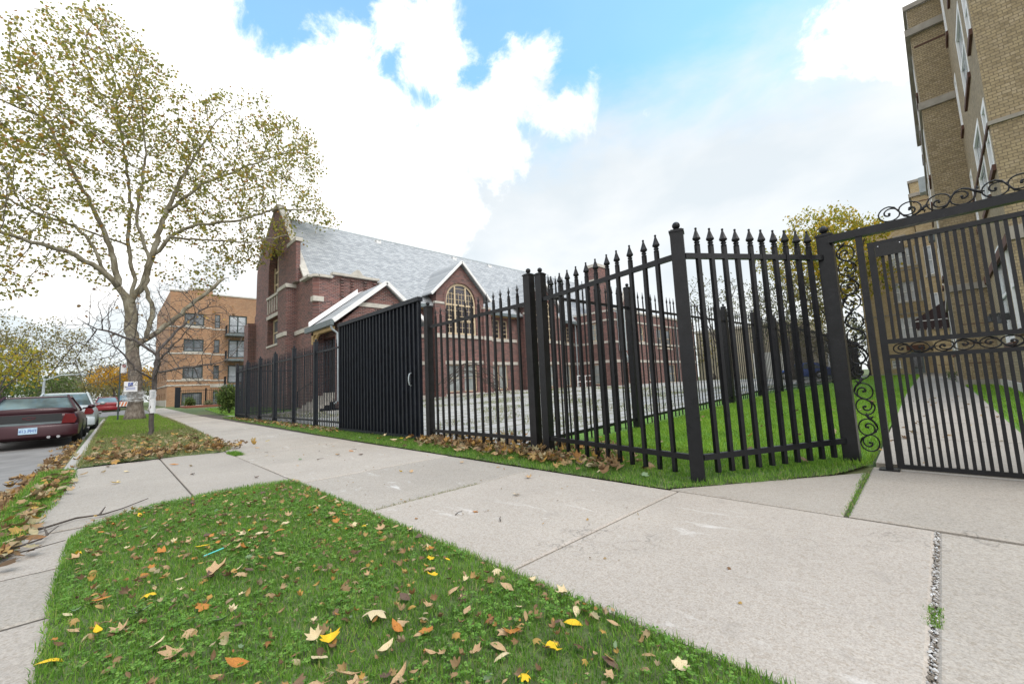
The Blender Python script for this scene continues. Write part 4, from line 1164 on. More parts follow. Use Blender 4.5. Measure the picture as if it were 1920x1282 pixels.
def window(root, O, S, Nn, rect, fm, pm, nv=0, nh=0, depth=0.10, fw=0.06, mw=0.03, sill=None, sillo=0.06, sash=True, label=None):
    s0, t0, s1, t1 = rect
    f = MB()
    n0, n1 = -depth + 0.005, -depth + 0.055
    f.lbox(O, S, Nn, s0 + 0.002, t0 + 0.002, n0, s0 + fw, t1 - 0.002, n1); f.lbox(O, S, Nn, s1 - fw, t0 + 0.002, n0, s1 - 0.002, t1 - 0.002, n1)
    f.lbox(O, S, Nn, s0 + fw, t0 + 0.002, n0, s1 - fw, t0 + fw, n1); f.lbox(O, S, Nn, s0 + fw, t1 - fw, n0, s1 - fw, t1 - 0.002, n1)
    for i in range(nv):
        x = s0 + fw + (s1 - s0 - 2 * fw) * (i + 1) / (nv + 1)
        f.lbox(O, S, Nn, x - mw / 2, t0 + fw, n0 + 0.008, x + mw / 2, t1 - fw, n1 - 0.006)
    for i in range(nh):
        z = t0 + fw + (t1 - t0 - 2 * fw) * (i + 1) / (nh + 1)
        f.lbox(O, S, Nn, s0 + fw, z - mw / 2, n0 + 0.011, s1 - fw, z + mw / 2, n1 - 0.009)
    O_ = Vector(O) + Vector(S) * s0 + Vector((0, 0, t0))
    w = f.build('window', fm, root, at=O_)
    if label: w['label'] = label
    p = MB()
    p.lbox(O, S, Nn, s0 + 0.01, t0 + 0.01, -depth - 0.02, s1 - 0.01, t1 - 0.01, -depth + 0.002)
    p.build('pane', pm, w)
    if sill is not None:
        q = MB(); q.lbox(O, S, Nn, s0 - 0.08, t0 - 0.13, -0.03, s1 + 0.08, t0 - 0.002, sillo); q.build('sill', sill, w)
    return w

def rect_hole(r): s0, t0, s1, t1 = r; return [(s0, t0), (s1, t0), (s1, t1), (s0, t1)]

# ------------------------------------------------------------------ church
ch = thing('church', (8.0, 24.0, 0.1), 'maroon brick church with a steep grey shingle roof and pointed dormers behind the fence', 'church')
UX, UY = Vector((1, 0, 0)), Vector((0, 1, 0)); NX, NY = Vector((-1, 0, 0)), Vector((0, -1, 0))
BR, ST = M['brick_red'], M['stone']
# street front: gable end of the nave, stair block in line with it
Of = Vector((8.0, 0, 0))
front_low = (30.85, 4.45, 33.45, 6.35)
arch = arch_pts(30.85, 33.35, 7.95, 11.3, 9.4)
mb = MB()
mb.wall(Of, UY, NX, [(25.5, 0.0), (38.4, 0.0), (38.3, 4.6), (36.9, 7.4), (36.7, 10.7), (35.9, 11.2), (32.1, 14.0), (31.0, 14.0), (25.5, 7.6)], [rect_hole(front_low), arch], 0.5, 0)
mb.build('front_gable_wall', BR, ch)
mb = MB()
for a, b in (((25.35, 7.55), (31.05, 14.1)), ((32.05, 14.1), (36.9, 10.9))):
    p0 = Vector((8.15, a[0], a[1])); p1 = Vector((8.15, b[0], b[1])); mb.bar(p0, p1, 0.40, 0.12)
mb.box(7.85, 30.95, 14.0, 8.46, 32.15, 14.22)
mb.build('gable_coping', ST, ch)
window(ch, Of, UY, NX, front_low, M['cream'], M['glass_mid'], 1, 1, 0.42, 0.12, 0.07, ST)
# tall pointed window: frame, pane and sill
wf = MB()
wf.lbox(Of, UY, NX, 30.85, 7.95, -0.46, 31.0, 10.2, -0.36); wf.lbox(Of, UY, NX, 33.2, 7.95, -0.46, 33.35, 10.2, -0.36)
for s_ in (31.75, 32.45): wf.lbox(Of, UY, NX, s_ - 0.05, 7.95, -0.45, s_ + 0.05, 10.9, -0.37)
for t_ in (8.02, 8.9, 9.8): wf.lbox(Of, UY, NX, 31.0, t_ - 0.05, -0.44, 33.2, t_ + 0.05, -0.38)
w = wf.build('window', M['cream'], ch)
mb = MB(); mb.wall(Of + Vector((0.45, 0, 0)), UY, NX, arch); mb.build('pane', M['colglass'], w)
mb = MB(); mb.lbox(Of, UY, NX, 30.7, 7.78, -0.4, 33.5, 7.95, 0.10); mb.build('sill', ST, w)
mb = MB(); mb.lbox(Of, UY, NX, 30.7, 6.36, -0.03, 33.6, 6.60, 0.05); mb.lbox(Of, UY, NX, 37.0, 4.45, -0.02, 38.3, 4.7, 0.06)
for k in range(5): mb.lbox(Of, UY, NX, 31.0 + k * 0.56, 6.75, 0.0, 31.12 + k * 0.56, 7.72, 0.06)
mb.build('stone_trim', ST, ch)
# buttress beside the stair block
mb = MB(); mb.box(7.45, 27.1, 0, 8.0, 28.8, 7.45); mb.box(7.75, 26.3, 7.7, 8.0, 27.9, 10.2); mb.box(7.5, 36.9, 0, 8.0, 38.2, 6.6); mb.build('buttress', BR, ch)
mb = MB(); mb.box(7.40, 27.0, 7.45, 8.02, 28.9, 7.68); mb.box(7.70, 26.2, 10.2, 8.1, 28.0, 10.42); mb.build('buttress_cap', ST, ch)
# stair block
mb = MB()
arc_door = arch_pts(26.2, 27.0, 1.6, 3.6, 2.8)
mb.wall(Of + Vector((-0.001, 0, 0)), UY, NX, [(24.15, 0.0), (25.5, 0.0), (25.5, 7.5), (24.15, 7.5)])
Ob = Vector((0, 23.9, 0))
mb.wall(Ob, UX, NY, [(8.25, 0.0), (12.5, 0.0), (12.5, 7.35), (12.2, 7.35), (11.7, 7.72), (9.2, 7.72), (8.9, 7.5), (8.25, 7.5)])
mb.add([(8.0, 24.15, 0), (8.25, 23.9, 0), (8.25, 23.9, 7.5), (8.0, 24.15, 7.5)], [(0, 1, 2, 3)])
mb.add([(12.5, 23.9, 0), (12.5, 26, 0), (12.5, 26, 7.35), (12.5, 23.9, 7.35)], [(0, 1, 2, 3)])
# toothed brick pilaster strips below the parapet
for x in (9.45, 10.05, 10.85, 11.45):
    for k in range(16):
        z = 5.0 + k * 0.165
        mb.box(x, 23.78 if k % 2 else 23.83, z, x + 0.2, 23.905, z + 0.082)
mb.build('stair_block_wall', BR, ch)
mb = MB()
mb.bar((7.95, 25.6, 7.57), (7.95, 24.15, 7.57), 0.4, 0.14); mb.bar((8.0, 24.1, 7.57), (8.25, 23.88, 7.57), 0.4, 0.14); mb.bar((8.25, 23.9, 7.57), (8.95, 23.9, 7.57), 0.36, 0.14)
mb.bar((8.95, 23.9, 7.79), (11.8, 23.9, 7.79), 0.42, 0.14); mb.bar((11.8, 23.9, 7.6), (12.6, 23.9, 7.42), 0.36, 0.14)
hump = [(9.95, 7.86), (10.12, 7.93), (10.22, 8.08), (10.36, 8.2), (10.5, 8.2), (10.62, 8.08), (10.72, 7.93), (10.95, 7.86)]
mb.add([(x, 23.69, z) for x, z in hump] + [(x, 24.05, z) for x, z in hump], [tuple(range(8)), tuple(range(15, 7, -1))] + [(i, i + 8, i + 9, i + 1) for i in range(7)])
mb.box(7.93, 23.83, 6.1, 8.5, 24.3, 6.38)
mb.lbox(Of, UY, NX, 24.1, 4.50, -0.02, 27.1, 4.75, 0.07); mb.bar((7.97, 24.12, 4.625), (8.27, 23.86, 4.625), 0.1, 0.25)
mb.lbox(Of, UY, NX, 27.05, 4.50, 0.5, 28.85, 4.75, 0.62)
mb.build('block_coping', ST, ch)
# porch
mb = MB()
Op = Vector((0, 20.4, 0))
mb.wall(Op, UX, NY, [(8.15, 0.2), (12.6, 0.2), (12.6, 4.6), (10.45, 6.55), (8.15, 4.45)])
mb.box(8.0, 20.402, 0.2, 8.3, 20.9, 4.4); mb.box(8.0, 23.2, 0.2, 8.3, 23.9, 4.4); mb.box(8.3, 20.41, 3.9, 8.6, 23.9, 4.3)
mb.build('porch_wall', BR, ch)
mb = MB(); mb.lbox(Op, UX, NY, 8.9, 5.30, -0.02, 11.9, 5.52, 0.05); mb.lbox(Op, UX, NY, 8.1, 2.45, -0.02, 12.6, 2.68, 0.05); mb.build('stone_band', ST, ch)
mb = MB()
def roof_slab(mb, quad, th=0.12):
    a, b_, c, d = [Vector(q) for q in quad]; nn = (b_ - a).cross(c - a).normalized()
    if nn.z < 0: nn = -nn
    lo = [a, b_, c, d]; hi = [q + nn * th for q in lo]
    mb.add(lo + hi, [(0, 1, 2, 3), (4, 5, 6, 7), (0, 1, 5, 4), (1, 2, 6, 5), (2, 3, 7, 6), (3, 0, 4, 7)])
roof_slab(mb, [(7.62, 20.25, 4.35), (7.62, 23.88, 4.35), (10.45, 23.88, 6.62), (10.45, 20.25, 6.62)])
roof_slab(mb, [(13.0, 20.25, 4.55), (13.0, 23.88, 4.55), (10.45, 23.88, 6.62), (10.45, 20.25, 6.62)])
mb.build('porch_roof', M['shingle'], ch)
mb = MB()
mb.bar((7.62, 20.18, 4.42), (10.45, 20.18, 6.69), 0.14, 0.20); mb.bar((10.45, 20.18, 6.69), (13.0, 20.18, 4.62), 0.14, 0.20)
mb.build('bargeboard', M['white'], ch)
mb = MB()
a = Vector((7.66, 23.72, 4.58)); b_ = Vector((10.42, 23.72, 6.80))
mb.add([a, b_, b_ + Vector((0.05, -0.65, 0.02)), a + Vector((-0.02, -0.55, 0.02)), a + Vector((0, 0.02, 0.25)), b_ + Vector((0, 0.02, 0.25))], [(0, 1, 2, 3), (0, 4, 5, 1)])
mb.build('metal_flashing', M['white'], ch)
mb = MB(); mb.box(7.48, 20.12, 4.20, 7.64, 23.86, 4.48); mb.build('gutter', M['greygreen'], ch)
mb = MB(); mb.box(7.66, 23.0, 3.55, 7.86, 23.3, 4.2); mb.tube([(7.76, 23.0, 3.7), (7.76, 22.6, 4.0), (7.76, 22.2, 4.15)], 0.09, 6); mb.box(7.66, 20.5, 4.02, 7.84, 23.3, 4.19); mb.build('porch_beam', M['tan'], ch)
mb = MB(); mb.tube([(7.56, 20.3, 4.25), (7.62, 20.33, 4.05), (7.9, 20.36, 3.85), (7.9, 20.36, 0.55), (7.75, 20.36, 0.42)], 0.055, 8); mb.build('downpipe', M['galv'], ch, True)
mb = MB(); mb.box(8.62, 20.9, 0.3, 8.72, 23.2, 3.85); mb.build('porch_door', plain('dark_doorway', (0.02, 0.018, 0.018), 0.7), ch)
mb = MB()
for k in range(6): mb.box(7.0 + 0.24 * k, 20.9, 0.05, 8.6, 23.4, 0.22 + 0.15 * k)
mb.build('steps', ST, ch)
mb = MB(); mb.tube([(7.0, 21.0, 0.3), (7.0, 21.0, 1.1), (8.2, 21.0, 1.9)], 0.02, 6); mb.tube([(7.0, 23.3, 0.3), (7.0, 23.3, 1.1), (8.2, 23.3, 1.9)], 0.02, 6); mb.build('handrail', M['iron'], ch)
# nave side
YN = 25.35; On = Vector((0, YN, 0))
mb = MB()
holes = []; uw = []; lw = []
for x0 in (22.45, 31.0):
    for dx_ in (0, 0.9): uw.append((x0 + dx_, 4.82, x0 + dx_ + 0.8, 6.35))
    for dx_ in (0, 1.0): lw.append((x0 - 0.4 + dx_, 0.62, x0 - 0.4 + dx_ + 0.92, 2.60))
mb.wall(On, UX, NY, [(12.5, 0.2), (33.4, 0.2), (33.4, 6.75), (12.5, 6.75)], [rect_hole(r) for r in uw + lw], 0.15)
mb.wall(Vector((0, 37.2, 0)), UX, -NY, [(8.0, 0.2), (44, 0.2), (44, 7.2), (8.0, 7.2)])
mb.build('nave_wall', BR, ch)
for r in uw: window(ch, On, UX, NY, r, M['cream'], M['colglass'], 1, 3, 0.12, 0.07, 0.035)
for r in lw: window(ch, On, UX, NY, r, M['cream'], M['glass_frost'], 0, 1, 0.12, 0.06, 0.03)
mb = MB()
for (a, b_) in ((12.6, 16.0), (21.65, 25.2), (30.75, 33.35)):
    mb.lbox(On, UX, NY, a, 4.55, -0.02, b_, 4.80, 0.07); mb.lbox(On, UX, NY, a, 2.63, -0.02, b_, 2.88, 0.06)
    mb.lbox(On, UX, NY, a, 0.30, -0.02, b_, 0.50, 0.06)
mb.build('stone_band', ST, ch)
mb = MB(); mb.box(12.6, 24.62, 6.62, 16.0, 24.86, 6.86); mb.box(21.6, 24.62, 6.62, 25.0, 24.86, 6.86); mb.box(30.7, 24.62, 6.62, 33.35, 24.86, 6.86); mb.build('eave_gutter', M['greygreen'], ch)
mb = MB(); mb.box(12.6, 24.87, 6.60, 16, 25.34, 6.70); mb.box(21.6, 24.87, 6.60, 25.0, 25.34, 6.70); mb.build('soffit', M['tan'], ch)
# dormer bays
def dormer(cx):
    Yd = 24.6; Od = Vector((cx, Yd, 0))
    arch_ = arch_pts(-1.40, 1.40, 4.82, 8.72, 7.1, 9)
    lows = [(-1.32, 0.62, -0.10, 2.60), (0.10, 0.62, 1.32, 2.60)]
    mb = MB()
    mb.wall(Od, UX, NY, [(-2.2, 0.2), (2.2, 0.2), (2.2, 7.95), (0, 10.15), (-2.2, 7.95)], [arch_] + [rect_hole(r) for r in lows], 0.18)
    mb.add([(cx - 2.2, Yd, 0.2), (cx - 2.2, YN + 1.2, 0.2), (cx - 2.2, YN + 1.2, 7.95), (cx - 2.2, Yd, 7.95)], [(0, 1, 2, 3)])
    mb.add([(cx + 2.2, Yd, 0.2), (cx + 2.2, YN + 1.2, 0.2), (cx + 2.2, YN + 1.2, 7.95), (cx + 2.2, Yd, 7.95)], [(0, 1, 2, 3)])
    for sx in (-2.45, 2.0): mb.box(cx + sx, Yd - 0.22, 0.2, cx + sx + 0.75, Yd + 0.02, 6.95)
    # soldier-course arch above the window, a little proud
    ap = arch_pts(-1.62, 1.62, 7.0, 9.02, 7.1, 9)[2:]; ai = arch_pts(-1.42, 1.42, 7.0, 8.74, 7.1, 9)[2:]
    k = len(ap)
    mb.add([(cx + s_, Yd - 0.045, t_) for s_, t_ in ap] + [(cx + s_, Yd - 0.045, t_) for s_, t_ in ai] + [(cx + s_, Yd, t_) for s_, t_ in ap],
           [(i, i + 1, k + i + 1, k + i) for i in range(k - 1)] + [(i, 2 * k + i, 2 * k + i + 1, i + 1) for i in range(k - 1)])
    d = mb.build('dormer_wall', BR, ch, at=(cx, Yd, 0.2))
    f = MB()
    for s_ in (-1.33, -0.5, 0.5, 1.33):
        top = 7.1 if abs(s_) > 1 else 8.45
        f.lbox(Od, UX, NY, s_ - 0.06, 4.84, -0.16, s_ + 0.06, top, -0.08)
    for t_ in (4.9, 7.05): f.lbox(Od, UX, NY, -1.39, t_ - 0.06, -0.155, 1.39, t_ + 0.06, -0.075)
    f.lbox(Od, UX, NY, -1.39, 5.85, -0.15, 1.39, 5.95, -0.085)
    ao = arch_pts(-1.40, 1.40, 7.0, 8.72, 7.1, 9)[2:]; ai = arch_pts(-1.27, 1.27, 7.0, 8.56, 7.1, 9)[2:]
    k = len(ao)
    f.add([(cx + s_, Yd + 0.08, t_) for s_, t_ in ao] + [(cx + s_, Yd + 0.08, t_) for s_, t_ in ai], [(i, i + 1, k + i + 1, k + i) for i in range(k - 1)])
    for (a, b_) in ((-1.27, -0.56), (-0.44, 0.44), (0.56, 1.27)):        # glazing bars
        for q in range(1, 3): f.lbox(Od, UX, NY, a + (b_ - a) * q / 3 - 0.014, 4.9, -0.145, a + (b_ - a) * q / 3 + 0.014, 8.0, -0.105)
        for q in range(1, 9):
            t_ = 4.95 + 0.42 * q
            if t_ < 8.2 or abs(a) < 0.5: f.lbox(Od, UX, NY, a, t_ - 0.014, -0.14, b_, t_ + 0.014, -0.11)
    w = f.build('window', M['cream'], ch, at=(cx, Yd, 4.8))
    p = MB(); p.wall(Od + Vector((0, 0.15, 0)), UX, NY, arch_); p.build('pane', M['colglass'], w)
    p = MB(); p.lbox(Od, UX, NY, -2.2, 4.56, -0.02, 2.2, 4.80, 0.09); p.build('sill', ST, w)
    for r in lows: window(ch, Od, UX, NY, r, M['cream'], M['glass_frost'], 0, 1, 0.14, 0.06, 0.03)
    mb = MB(); mb.lbox(Od, UX, NY, -1.95, 2.63, -0.02, 1.95, 2.88, 0.07); mb.lbox(Od, UX, NY, -1.95, 0.3, -0.02, 1.95, 0.5, 0.07)
    for sx in (-2.48, 1.97): mb.box(cx + sx, Yd - 0.25, 6.95, cx + sx + 0.81, Yd + 0.02, 7.1); mb.box(cx + sx, Yd - 0.26, 4.5, cx + sx + 0.81, Yd - 0.215, 4.8)
    mb.build('dormer_trim', ST, ch)
    mb = MB()
    for sx in (-1, 1):
        roof_slab(mb, [(cx + sx * 2.75, Yd - 0.25, 7.55), (cx, Yd - 0.25, 10.30), (cx, Yd + 3.95, 10.30), (cx + sx * 2.75, Yd + 1.2, 7.55)], 0.10)
    mb.build('dormer_roof', M['shingle'], ch)
    mb = MB()
    for sx in (-1, 1): mb.bar((cx + sx * 2.78, Yd - 0.30, 7.58), (cx, Yd - 0.30, 10.36), 0.10, 0.17)
    mb.build('bargeboard', M['white'], ch)
dormer(18.75); dormer(27.85)
# main roof and its vents
mb = MB()
roof_slab(mb, [(8.4, 24.86, 6.72), (46, 24.86, 6.72), (46, 31.3, 13.25), (8.4, 31.3, 13.25)], 0.14)
roof_slab(mb, [(8.4, 37.9, 6.62), (46, 37.9, 6.62), (46, 31.3, 13.25), (8.4, 31.3, 13.25)], 0.14)
mb.build('roof', M['shingle'], ch)
mb = MB(); mb.box(8.45, 31.2, 13.36, 46, 31.4, 13.46); mb.build('ridge_cap', M['galv'], ch)
for x in (15.3, 22.9, 27.3):
    mb = MB(); mb.box(x - 0.2, 30.75, 12.86, x + 0.2, 31.1, 13.12); mb.lathe([(0.22, 0), (0.26, 0.04), (0.05, 0.12)], 8, (x, 30.92, 13.12)); mb.build('roof_vent', M['white'], ch)
# annex wing at the right, two storeys
XW = 33.4; YW = 21.0; Ow = Vector((XW, 0, 0)); Ox = Vector((0, YW, 0))
wup = [(22.35, 4.75, 23.45, 6.45)]; wlo = [(22.4, 0.62, 23.5, 2.5)]
mb = MB()
mb.wall(Ow, UY, NX, [(YW, 0.2), (25.4, 0.2), (25.4, 7.4), (YW, 7.4)], [rect_hole(r) for r in wup + wlo], 0.15)
up2 = [(36.6, 4.75, 37.6, 6.4), (38.6, 4.75, 39.4, 6.3), (42.2, 4.2, 43.4, 6.3), (44.4, 4.2, 45.6, 6.3)]
lo2 = [(35.0, 0.6, 35.9, 2.4), (40.0, 0.8, 40.9, 2.3), (44.5, 0.4, 46.0, 2.4)]
mb.wall(Ox, UX, NY, [(XW, 0.2), (52, 0.2), (52, 7.6), (XW, 7.4)], [rect_hole(r) for r in up2 + lo2], 0.15)
mb.build('annex_wall', BR, ch)
for r in wup: window(ch, Ow, UY, NX, r, M['cream'], M['glass_frost'], 1, 2, 0.12, 0.08, 0.035, ST)
for r in wlo: window(ch, Ow, UY, NX, r, M['cream'], M['glass_frost'], 0, 1, 0.12, 0.06, 0.03)
for r in up2 + lo2: window(ch, Ox, UX, NY, r, M['cream'], M['glass_mid'], 0, 1, 0.12, 0.09, 0.05, ST)
mb = MB()
for z0, z1 in ((2.6, 2.85), (4.45, 4.65), (6.55, 6.72)):
    mb.lbox(Ow, UY, NX, YW - 0.05, z0, -0.02, 25.3, z1, 0.05); mb.lbox(Ox, UX, NY, XW, z0, -0.02, 52, z1, 0.05)
mb.lbox(Ow, UY, NX, YW - 0.08, 7.4, -0.25, 25.3, 7.58, 0.08); mb.lbox(Ox, UX, NY, XW + 0.25, 7.55, -0.25, 52, 7.73, 0.08)
mb.build('annex_band', ST, ch)
mb = MB(); mb.wall(Vector((0, 22.4, 0)), UX, NY, [(37.0, 7.4), (41.0, 7.4), (39.4, 10.2), (38.6, 10.2)]); mb.build('annex_gable', BR, ch)
mb = MB(); mb.bar((36.9, 22.35, 7.5), (38.6, 22.35, 10.3), 0.3, 0.14); mb.bar((39.4, 22.35, 10.3), (41.1, 22.35, 7.5), 0.3, 0.14); mb.box(38.5, 22.2, 10.25, 39.5, 22.5, 10.45); mb.build('annex_coping', ST, ch)
mb = MB(); mb.box(36.2, 24.0, 7.4, 38.0, 25.4, 12.9); mb.build('chimney', BR, ch)
mb = MB(); mb.box(36.1, 23.9, 12.9, 38.1, 25.5, 13.2); mb.box(36.15, 23.95, 11.4, 38.05, 25.45, 11.6); mb.build('chimney_cap', ST, ch)
mb = MB(); mb.box(34.4, 20.55, 3.7, 35.2, 20.95, 8.0); mb.tube([(34.9, 20.75, 3.75), (35.3, 20.7, 3.0), (36.3, 20.6, 2.0), (36.6, 20.6, 1.2)], 0.16, 8); mb.build('vent_duct', M['galv'], ch)
mb = MB(); mb.tube([(46.6, 20.85, 7.2), (46.6, 20.85, 0.3)], 0.11, 8); mb.build('downpipe', M['galv'], ch)
mb = MB(); mb.tube([(33.2, 25.0, 7.0), (33.2, 25.0, 0.3)], 0.07, 8); mb.build('downpipe', M['galv'], ch)
mb = MB()
for x in (30.4, 31.6, 32.8): mb.tube([(x, 23.0, 0.45), (x, 23.0, 1.5)], 0.035, 6)
for z in (0.95, 1.48): mb.tube([(30.4, 23.0, z), (32.8, 23.0, z)], 0.035, 6)
rl = mb.build('railing', M['white'], at=(31.6, 23, 0.45)); tag(rl, 'short white pipe railing in the yard at the corner of the church wing', 'railing')
# arched bent branches lying in the yard
mb = MB(); rr = random.Random(3)
for k in range(11):
    x0 = 15.5 + rr.uniform(-0.6, 0.4); x1 = 19.2 + rr.uniform(-0.8, 1.4); h = 1.7 + rr.uniform(-0.5, 0.5); y = 22 + rr.uniform(-0.9, 0.9)
    pts = [(x0 + (x1 - x0) * t, y + 0.5 * t * rr.uniform(-1, 1), 0.40 + h * math.sin(math.pi * (0.12 + 0.88 * t)) ** 0.8) for t in lin(0, 1, 12)]
    mb.tube(pts, 0.022, 5)
o = mb.build('arched_branches', M['dead_wood'], at=(17.3, 22, 0.4)); tag(o, 'heap of long dead branches bent in an arch in front of the church windows', 'branches')

# ------------------------------------------------------------------ yellow brick apartment block
yb = thing('apartment_building', (13, -1.2, 0.2), 'tall yellow brick apartment block with stepped bays and white windows beside the path', 'building')
YL = M['brick_yellow']
def wallX(x, y0, y1, z0, z1, holes=()):      # face looking to the street
    mb.wall(Vector((x, 0, 0)), UY, NX, [(y0, z0), (y1, z0), (y1, z1), (y0, z1)], [rect_hole(h) for h in holes], 0.16)
def wallY(y, x0, x1, z0, z1, holes=(), parent=None):      # face looking to the court
    mb.wall(Vector((0, y, 0)), -UX, UY, [(-x1, z0), (-x0, z0), (-x0, z1), (-x1, z1)], [[(-a, c), (-b, c), (-b, d), (-a, d)] for a, c, b, d in holes], 0.16)
YW1 = -1.2
near_w = []
for zf in (0, 3.05, 6.1, 9.15):
    near_w += [(13.0, 1.95 + zf if zf else 1.6, 13.75, 3.75 + zf - 0.3), (14.5, 1.75 + zf if zf else 1.4, 16.3, 3.75 + zf - 0.1), (18.0, 1.9 + zf, 18.6, 3.6 + zf)]
mb = MB()
wallX(12.8, -14, YW1, 0.0, 14.5)
wallY(YW1, 12.8, 19.0, 0.0, 13.2, near_w)
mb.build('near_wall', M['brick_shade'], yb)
for (a, c, b, d) in near_w:
    window(yb, Vector((0, YW1, 0)), -UX, UY, (-b, c, -a, d), M['white'], M['glass_pale'], 0, 1, 0.045, 0.12, 0.07, M['rust'], 0.05)
mb = MB()
mb.lbox(Vector((12.8, 0, 0)), UY, NX, -14, 5.78, 0.0, YW1 + 0.03, 5.86, 0.04)
mb.lbox(Vector((12.8, 0, 0)), UY, NX, -14, 3.35, 0.0, YW1 + 0.03, 3.62, 0.06); mb.lbox(Vector((12.8, 0, 0)), UY, NX, -14, 0.0, 0.0, YW1 + 0.05, 0.50, 0.07)
mb.build('stone_course', M['stone_grey'], yb)
mb = MB(); mb.box(12.8, YW1, 5.78, 18.99, YW1 + 0.035, 5.86); mb.box(12.8, YW1, 3.3, 18.99, YW1 + 0.05, 3.5); mb.box(12.8, YW1, 13.2, 18.98, YW1 + 0.1, 13.4); mb.build('ledge', M['rust'], yb)
mb = MB(); mb.box(12.85, YW1, 0.0, 18.99, YW1 + 0.06, 0.46); mb.build('plinth', ST, yb)
for x, z in ((14.0, 1.95), (16.3, 2.15)):
    mb = MB(); mb.box(x - 0.06, YW1, z - 0.1, x + 0.06, YW1 + 0.22, z + 0.05); mb.lathe([(0.09, -0.16), (0.05, 0)], 8, (x, YW1 + 0.2, z)); mb.build('wall_lamp', M['carblack'], yb)
# projecting bay
def bay(X0, X1, yf, yb_, zt, wins, name):
    global mb
    mb = MB()
    wallX(X0, yb_, yf, 0.0, zt); wallY(yf, X0, X1, 0.0, zt, wins); wallX(X1, yb_, yf, 0, zt)
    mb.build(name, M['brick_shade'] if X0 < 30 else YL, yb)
    for (a, c, b, d) in wins:
        window(yb, Vector((0, yf, 0)), -UX, UY, (-b, c, -a, d), M['white'], M['glass_pale'], 0, 1, 0.045, 0.12, 0.07, M['rust'], 0.05)
    mb = MB()
    Oq = Vector((X0, 0, 0))
    for z0, z1, p in ((0.0, 0.46, 0.06), (3.22, 3.42, 0.07), (9.36, 9.60, 0.06), (zt - 0.95, zt - 0.72, 0.12), (zt, zt + 0.16, 0.08)):
        mb.box(X0 - p, yb_, z0, X0 - 0.001, yf + p, z1); mb.box(X0 - 0.001, yf + 0.001, z0, X1, yf + p, z1)
    mb.build('stone_course', M['stone_grey'], yb)
    mb = MB()
    for z in (0.95, 1.55, 2.15, 2.75): mb.box(X0 - 0.004, yb_ + 0.1, z, X0 - 0.001, yf - 0.08, z + 0.025)
    mb.box(X0 - 0.015, yb_ + 0.04, 11.55, X0 - 0.001, yf - 0.05, 11.6)
    mb.build('groove', M['rust'], yb)
w2 = []
for zf in (0, 3.05, 6.1, 9.15):
    w2 += [(20.2, 1.4 + zf, 21.3, 3.1 + zf), (23.6, 1.4 + zf, 24.7, 3.1 + zf), (26.4, 1.4 + zf, 27.4, 3.1 + zf)]
bay(19.0, 29.0, -0.42, -1.25, 12.95, w2, 'bay_wall')
w3 = [(39.6, 1.5 + zf, 40.8, 3.3 + zf) for zf in (0, 3.05, 6.1, 9.15)]
bay(37.3, 48.95, 0.25, -1.25, 12.9, w3, 'bay_wall')
mb = MB(); wallY(-1.0, 29.0, 37.3, 0.0, 12.2); mb.build('recess_wall', YL, yb)
b3 = [(-0.32, 0.6 + zf, 0.06, 2.45 + zf) for zf in (3.05, 6.1)]
for r in b3:
    window(yb, Vector((37.28, 0, 0)), UY, NX, r, M['white'], M['glass_pale'], 0, 1, -0.06, 0.05, 0.04, ST, 0.05)
# far wing closing the court
fw_win = []
for z0, z1 in ((3.35, 5.15), (6.55, 8.25), (9.65, 11.25)):
    fw_win += [(1.86, z0, 2.28, z1), (1.32, z0, 1.72, z1), (0.80, z0, 1.20, z1), (0.42, z0, 0.60, z1)]
low = (2.45, 0.95, 3.0, 1.55); dor = (1.0, 0.25, 1.75, 2.2)
mb = MB()
wallX(49.0, 0.2, 4.45, 0.0, 12.9, fw_win + [low, dor]); wallY(4.45, 49.0, 60, 0, 12.9)
mb.build('far_wing_wall', YL, yb)
for r in fw_win + [low]: window(yb, Vector((49.0, 0, 0)), UY, NX, r, M['white'], M['glass_pale'], 0, 1, 0.13, 0.045, 0.05, ST, 0.05)
mb = MB(); mb.box(49.02, 1.0, 0.25, 49.1, 1.75, 2.2); dd = mb.build('door', M['greygreen'], yb)
mb = MB(); mb.box(48.98, 1.12, 0.8, 49.02, 1.34, 2.05); mb.box(48.98, 1.40, 0.8, 49.02, 1.62, 2.05); mb.build('door_glass', M['glass'], dd)
mb = MB(); mb.box(48.6, 0.85, 2.35, 49.0, 1.95, 2.75); mb.build('door_canopy', M['rust'], yb)
mb = MB()
Oq = Vector((49, 0, 0))
for z0, z1, p in ((9.25, 9.36, 0.05), (12.9, 13.08, 0.08), (5.45, 5.55, 0.05), (0.0, 0.4, 0.06)): mb.lbox(Oq, UY, NX, 0.25, z0, 0.0, 4.45, z1, p)
mb.lbox(Oq, UY, NX, 1.0, 12.0, 0.0, 1.9, 12.35, 0.04)
mb.build('stone_course', M['stone_grey'], yb)
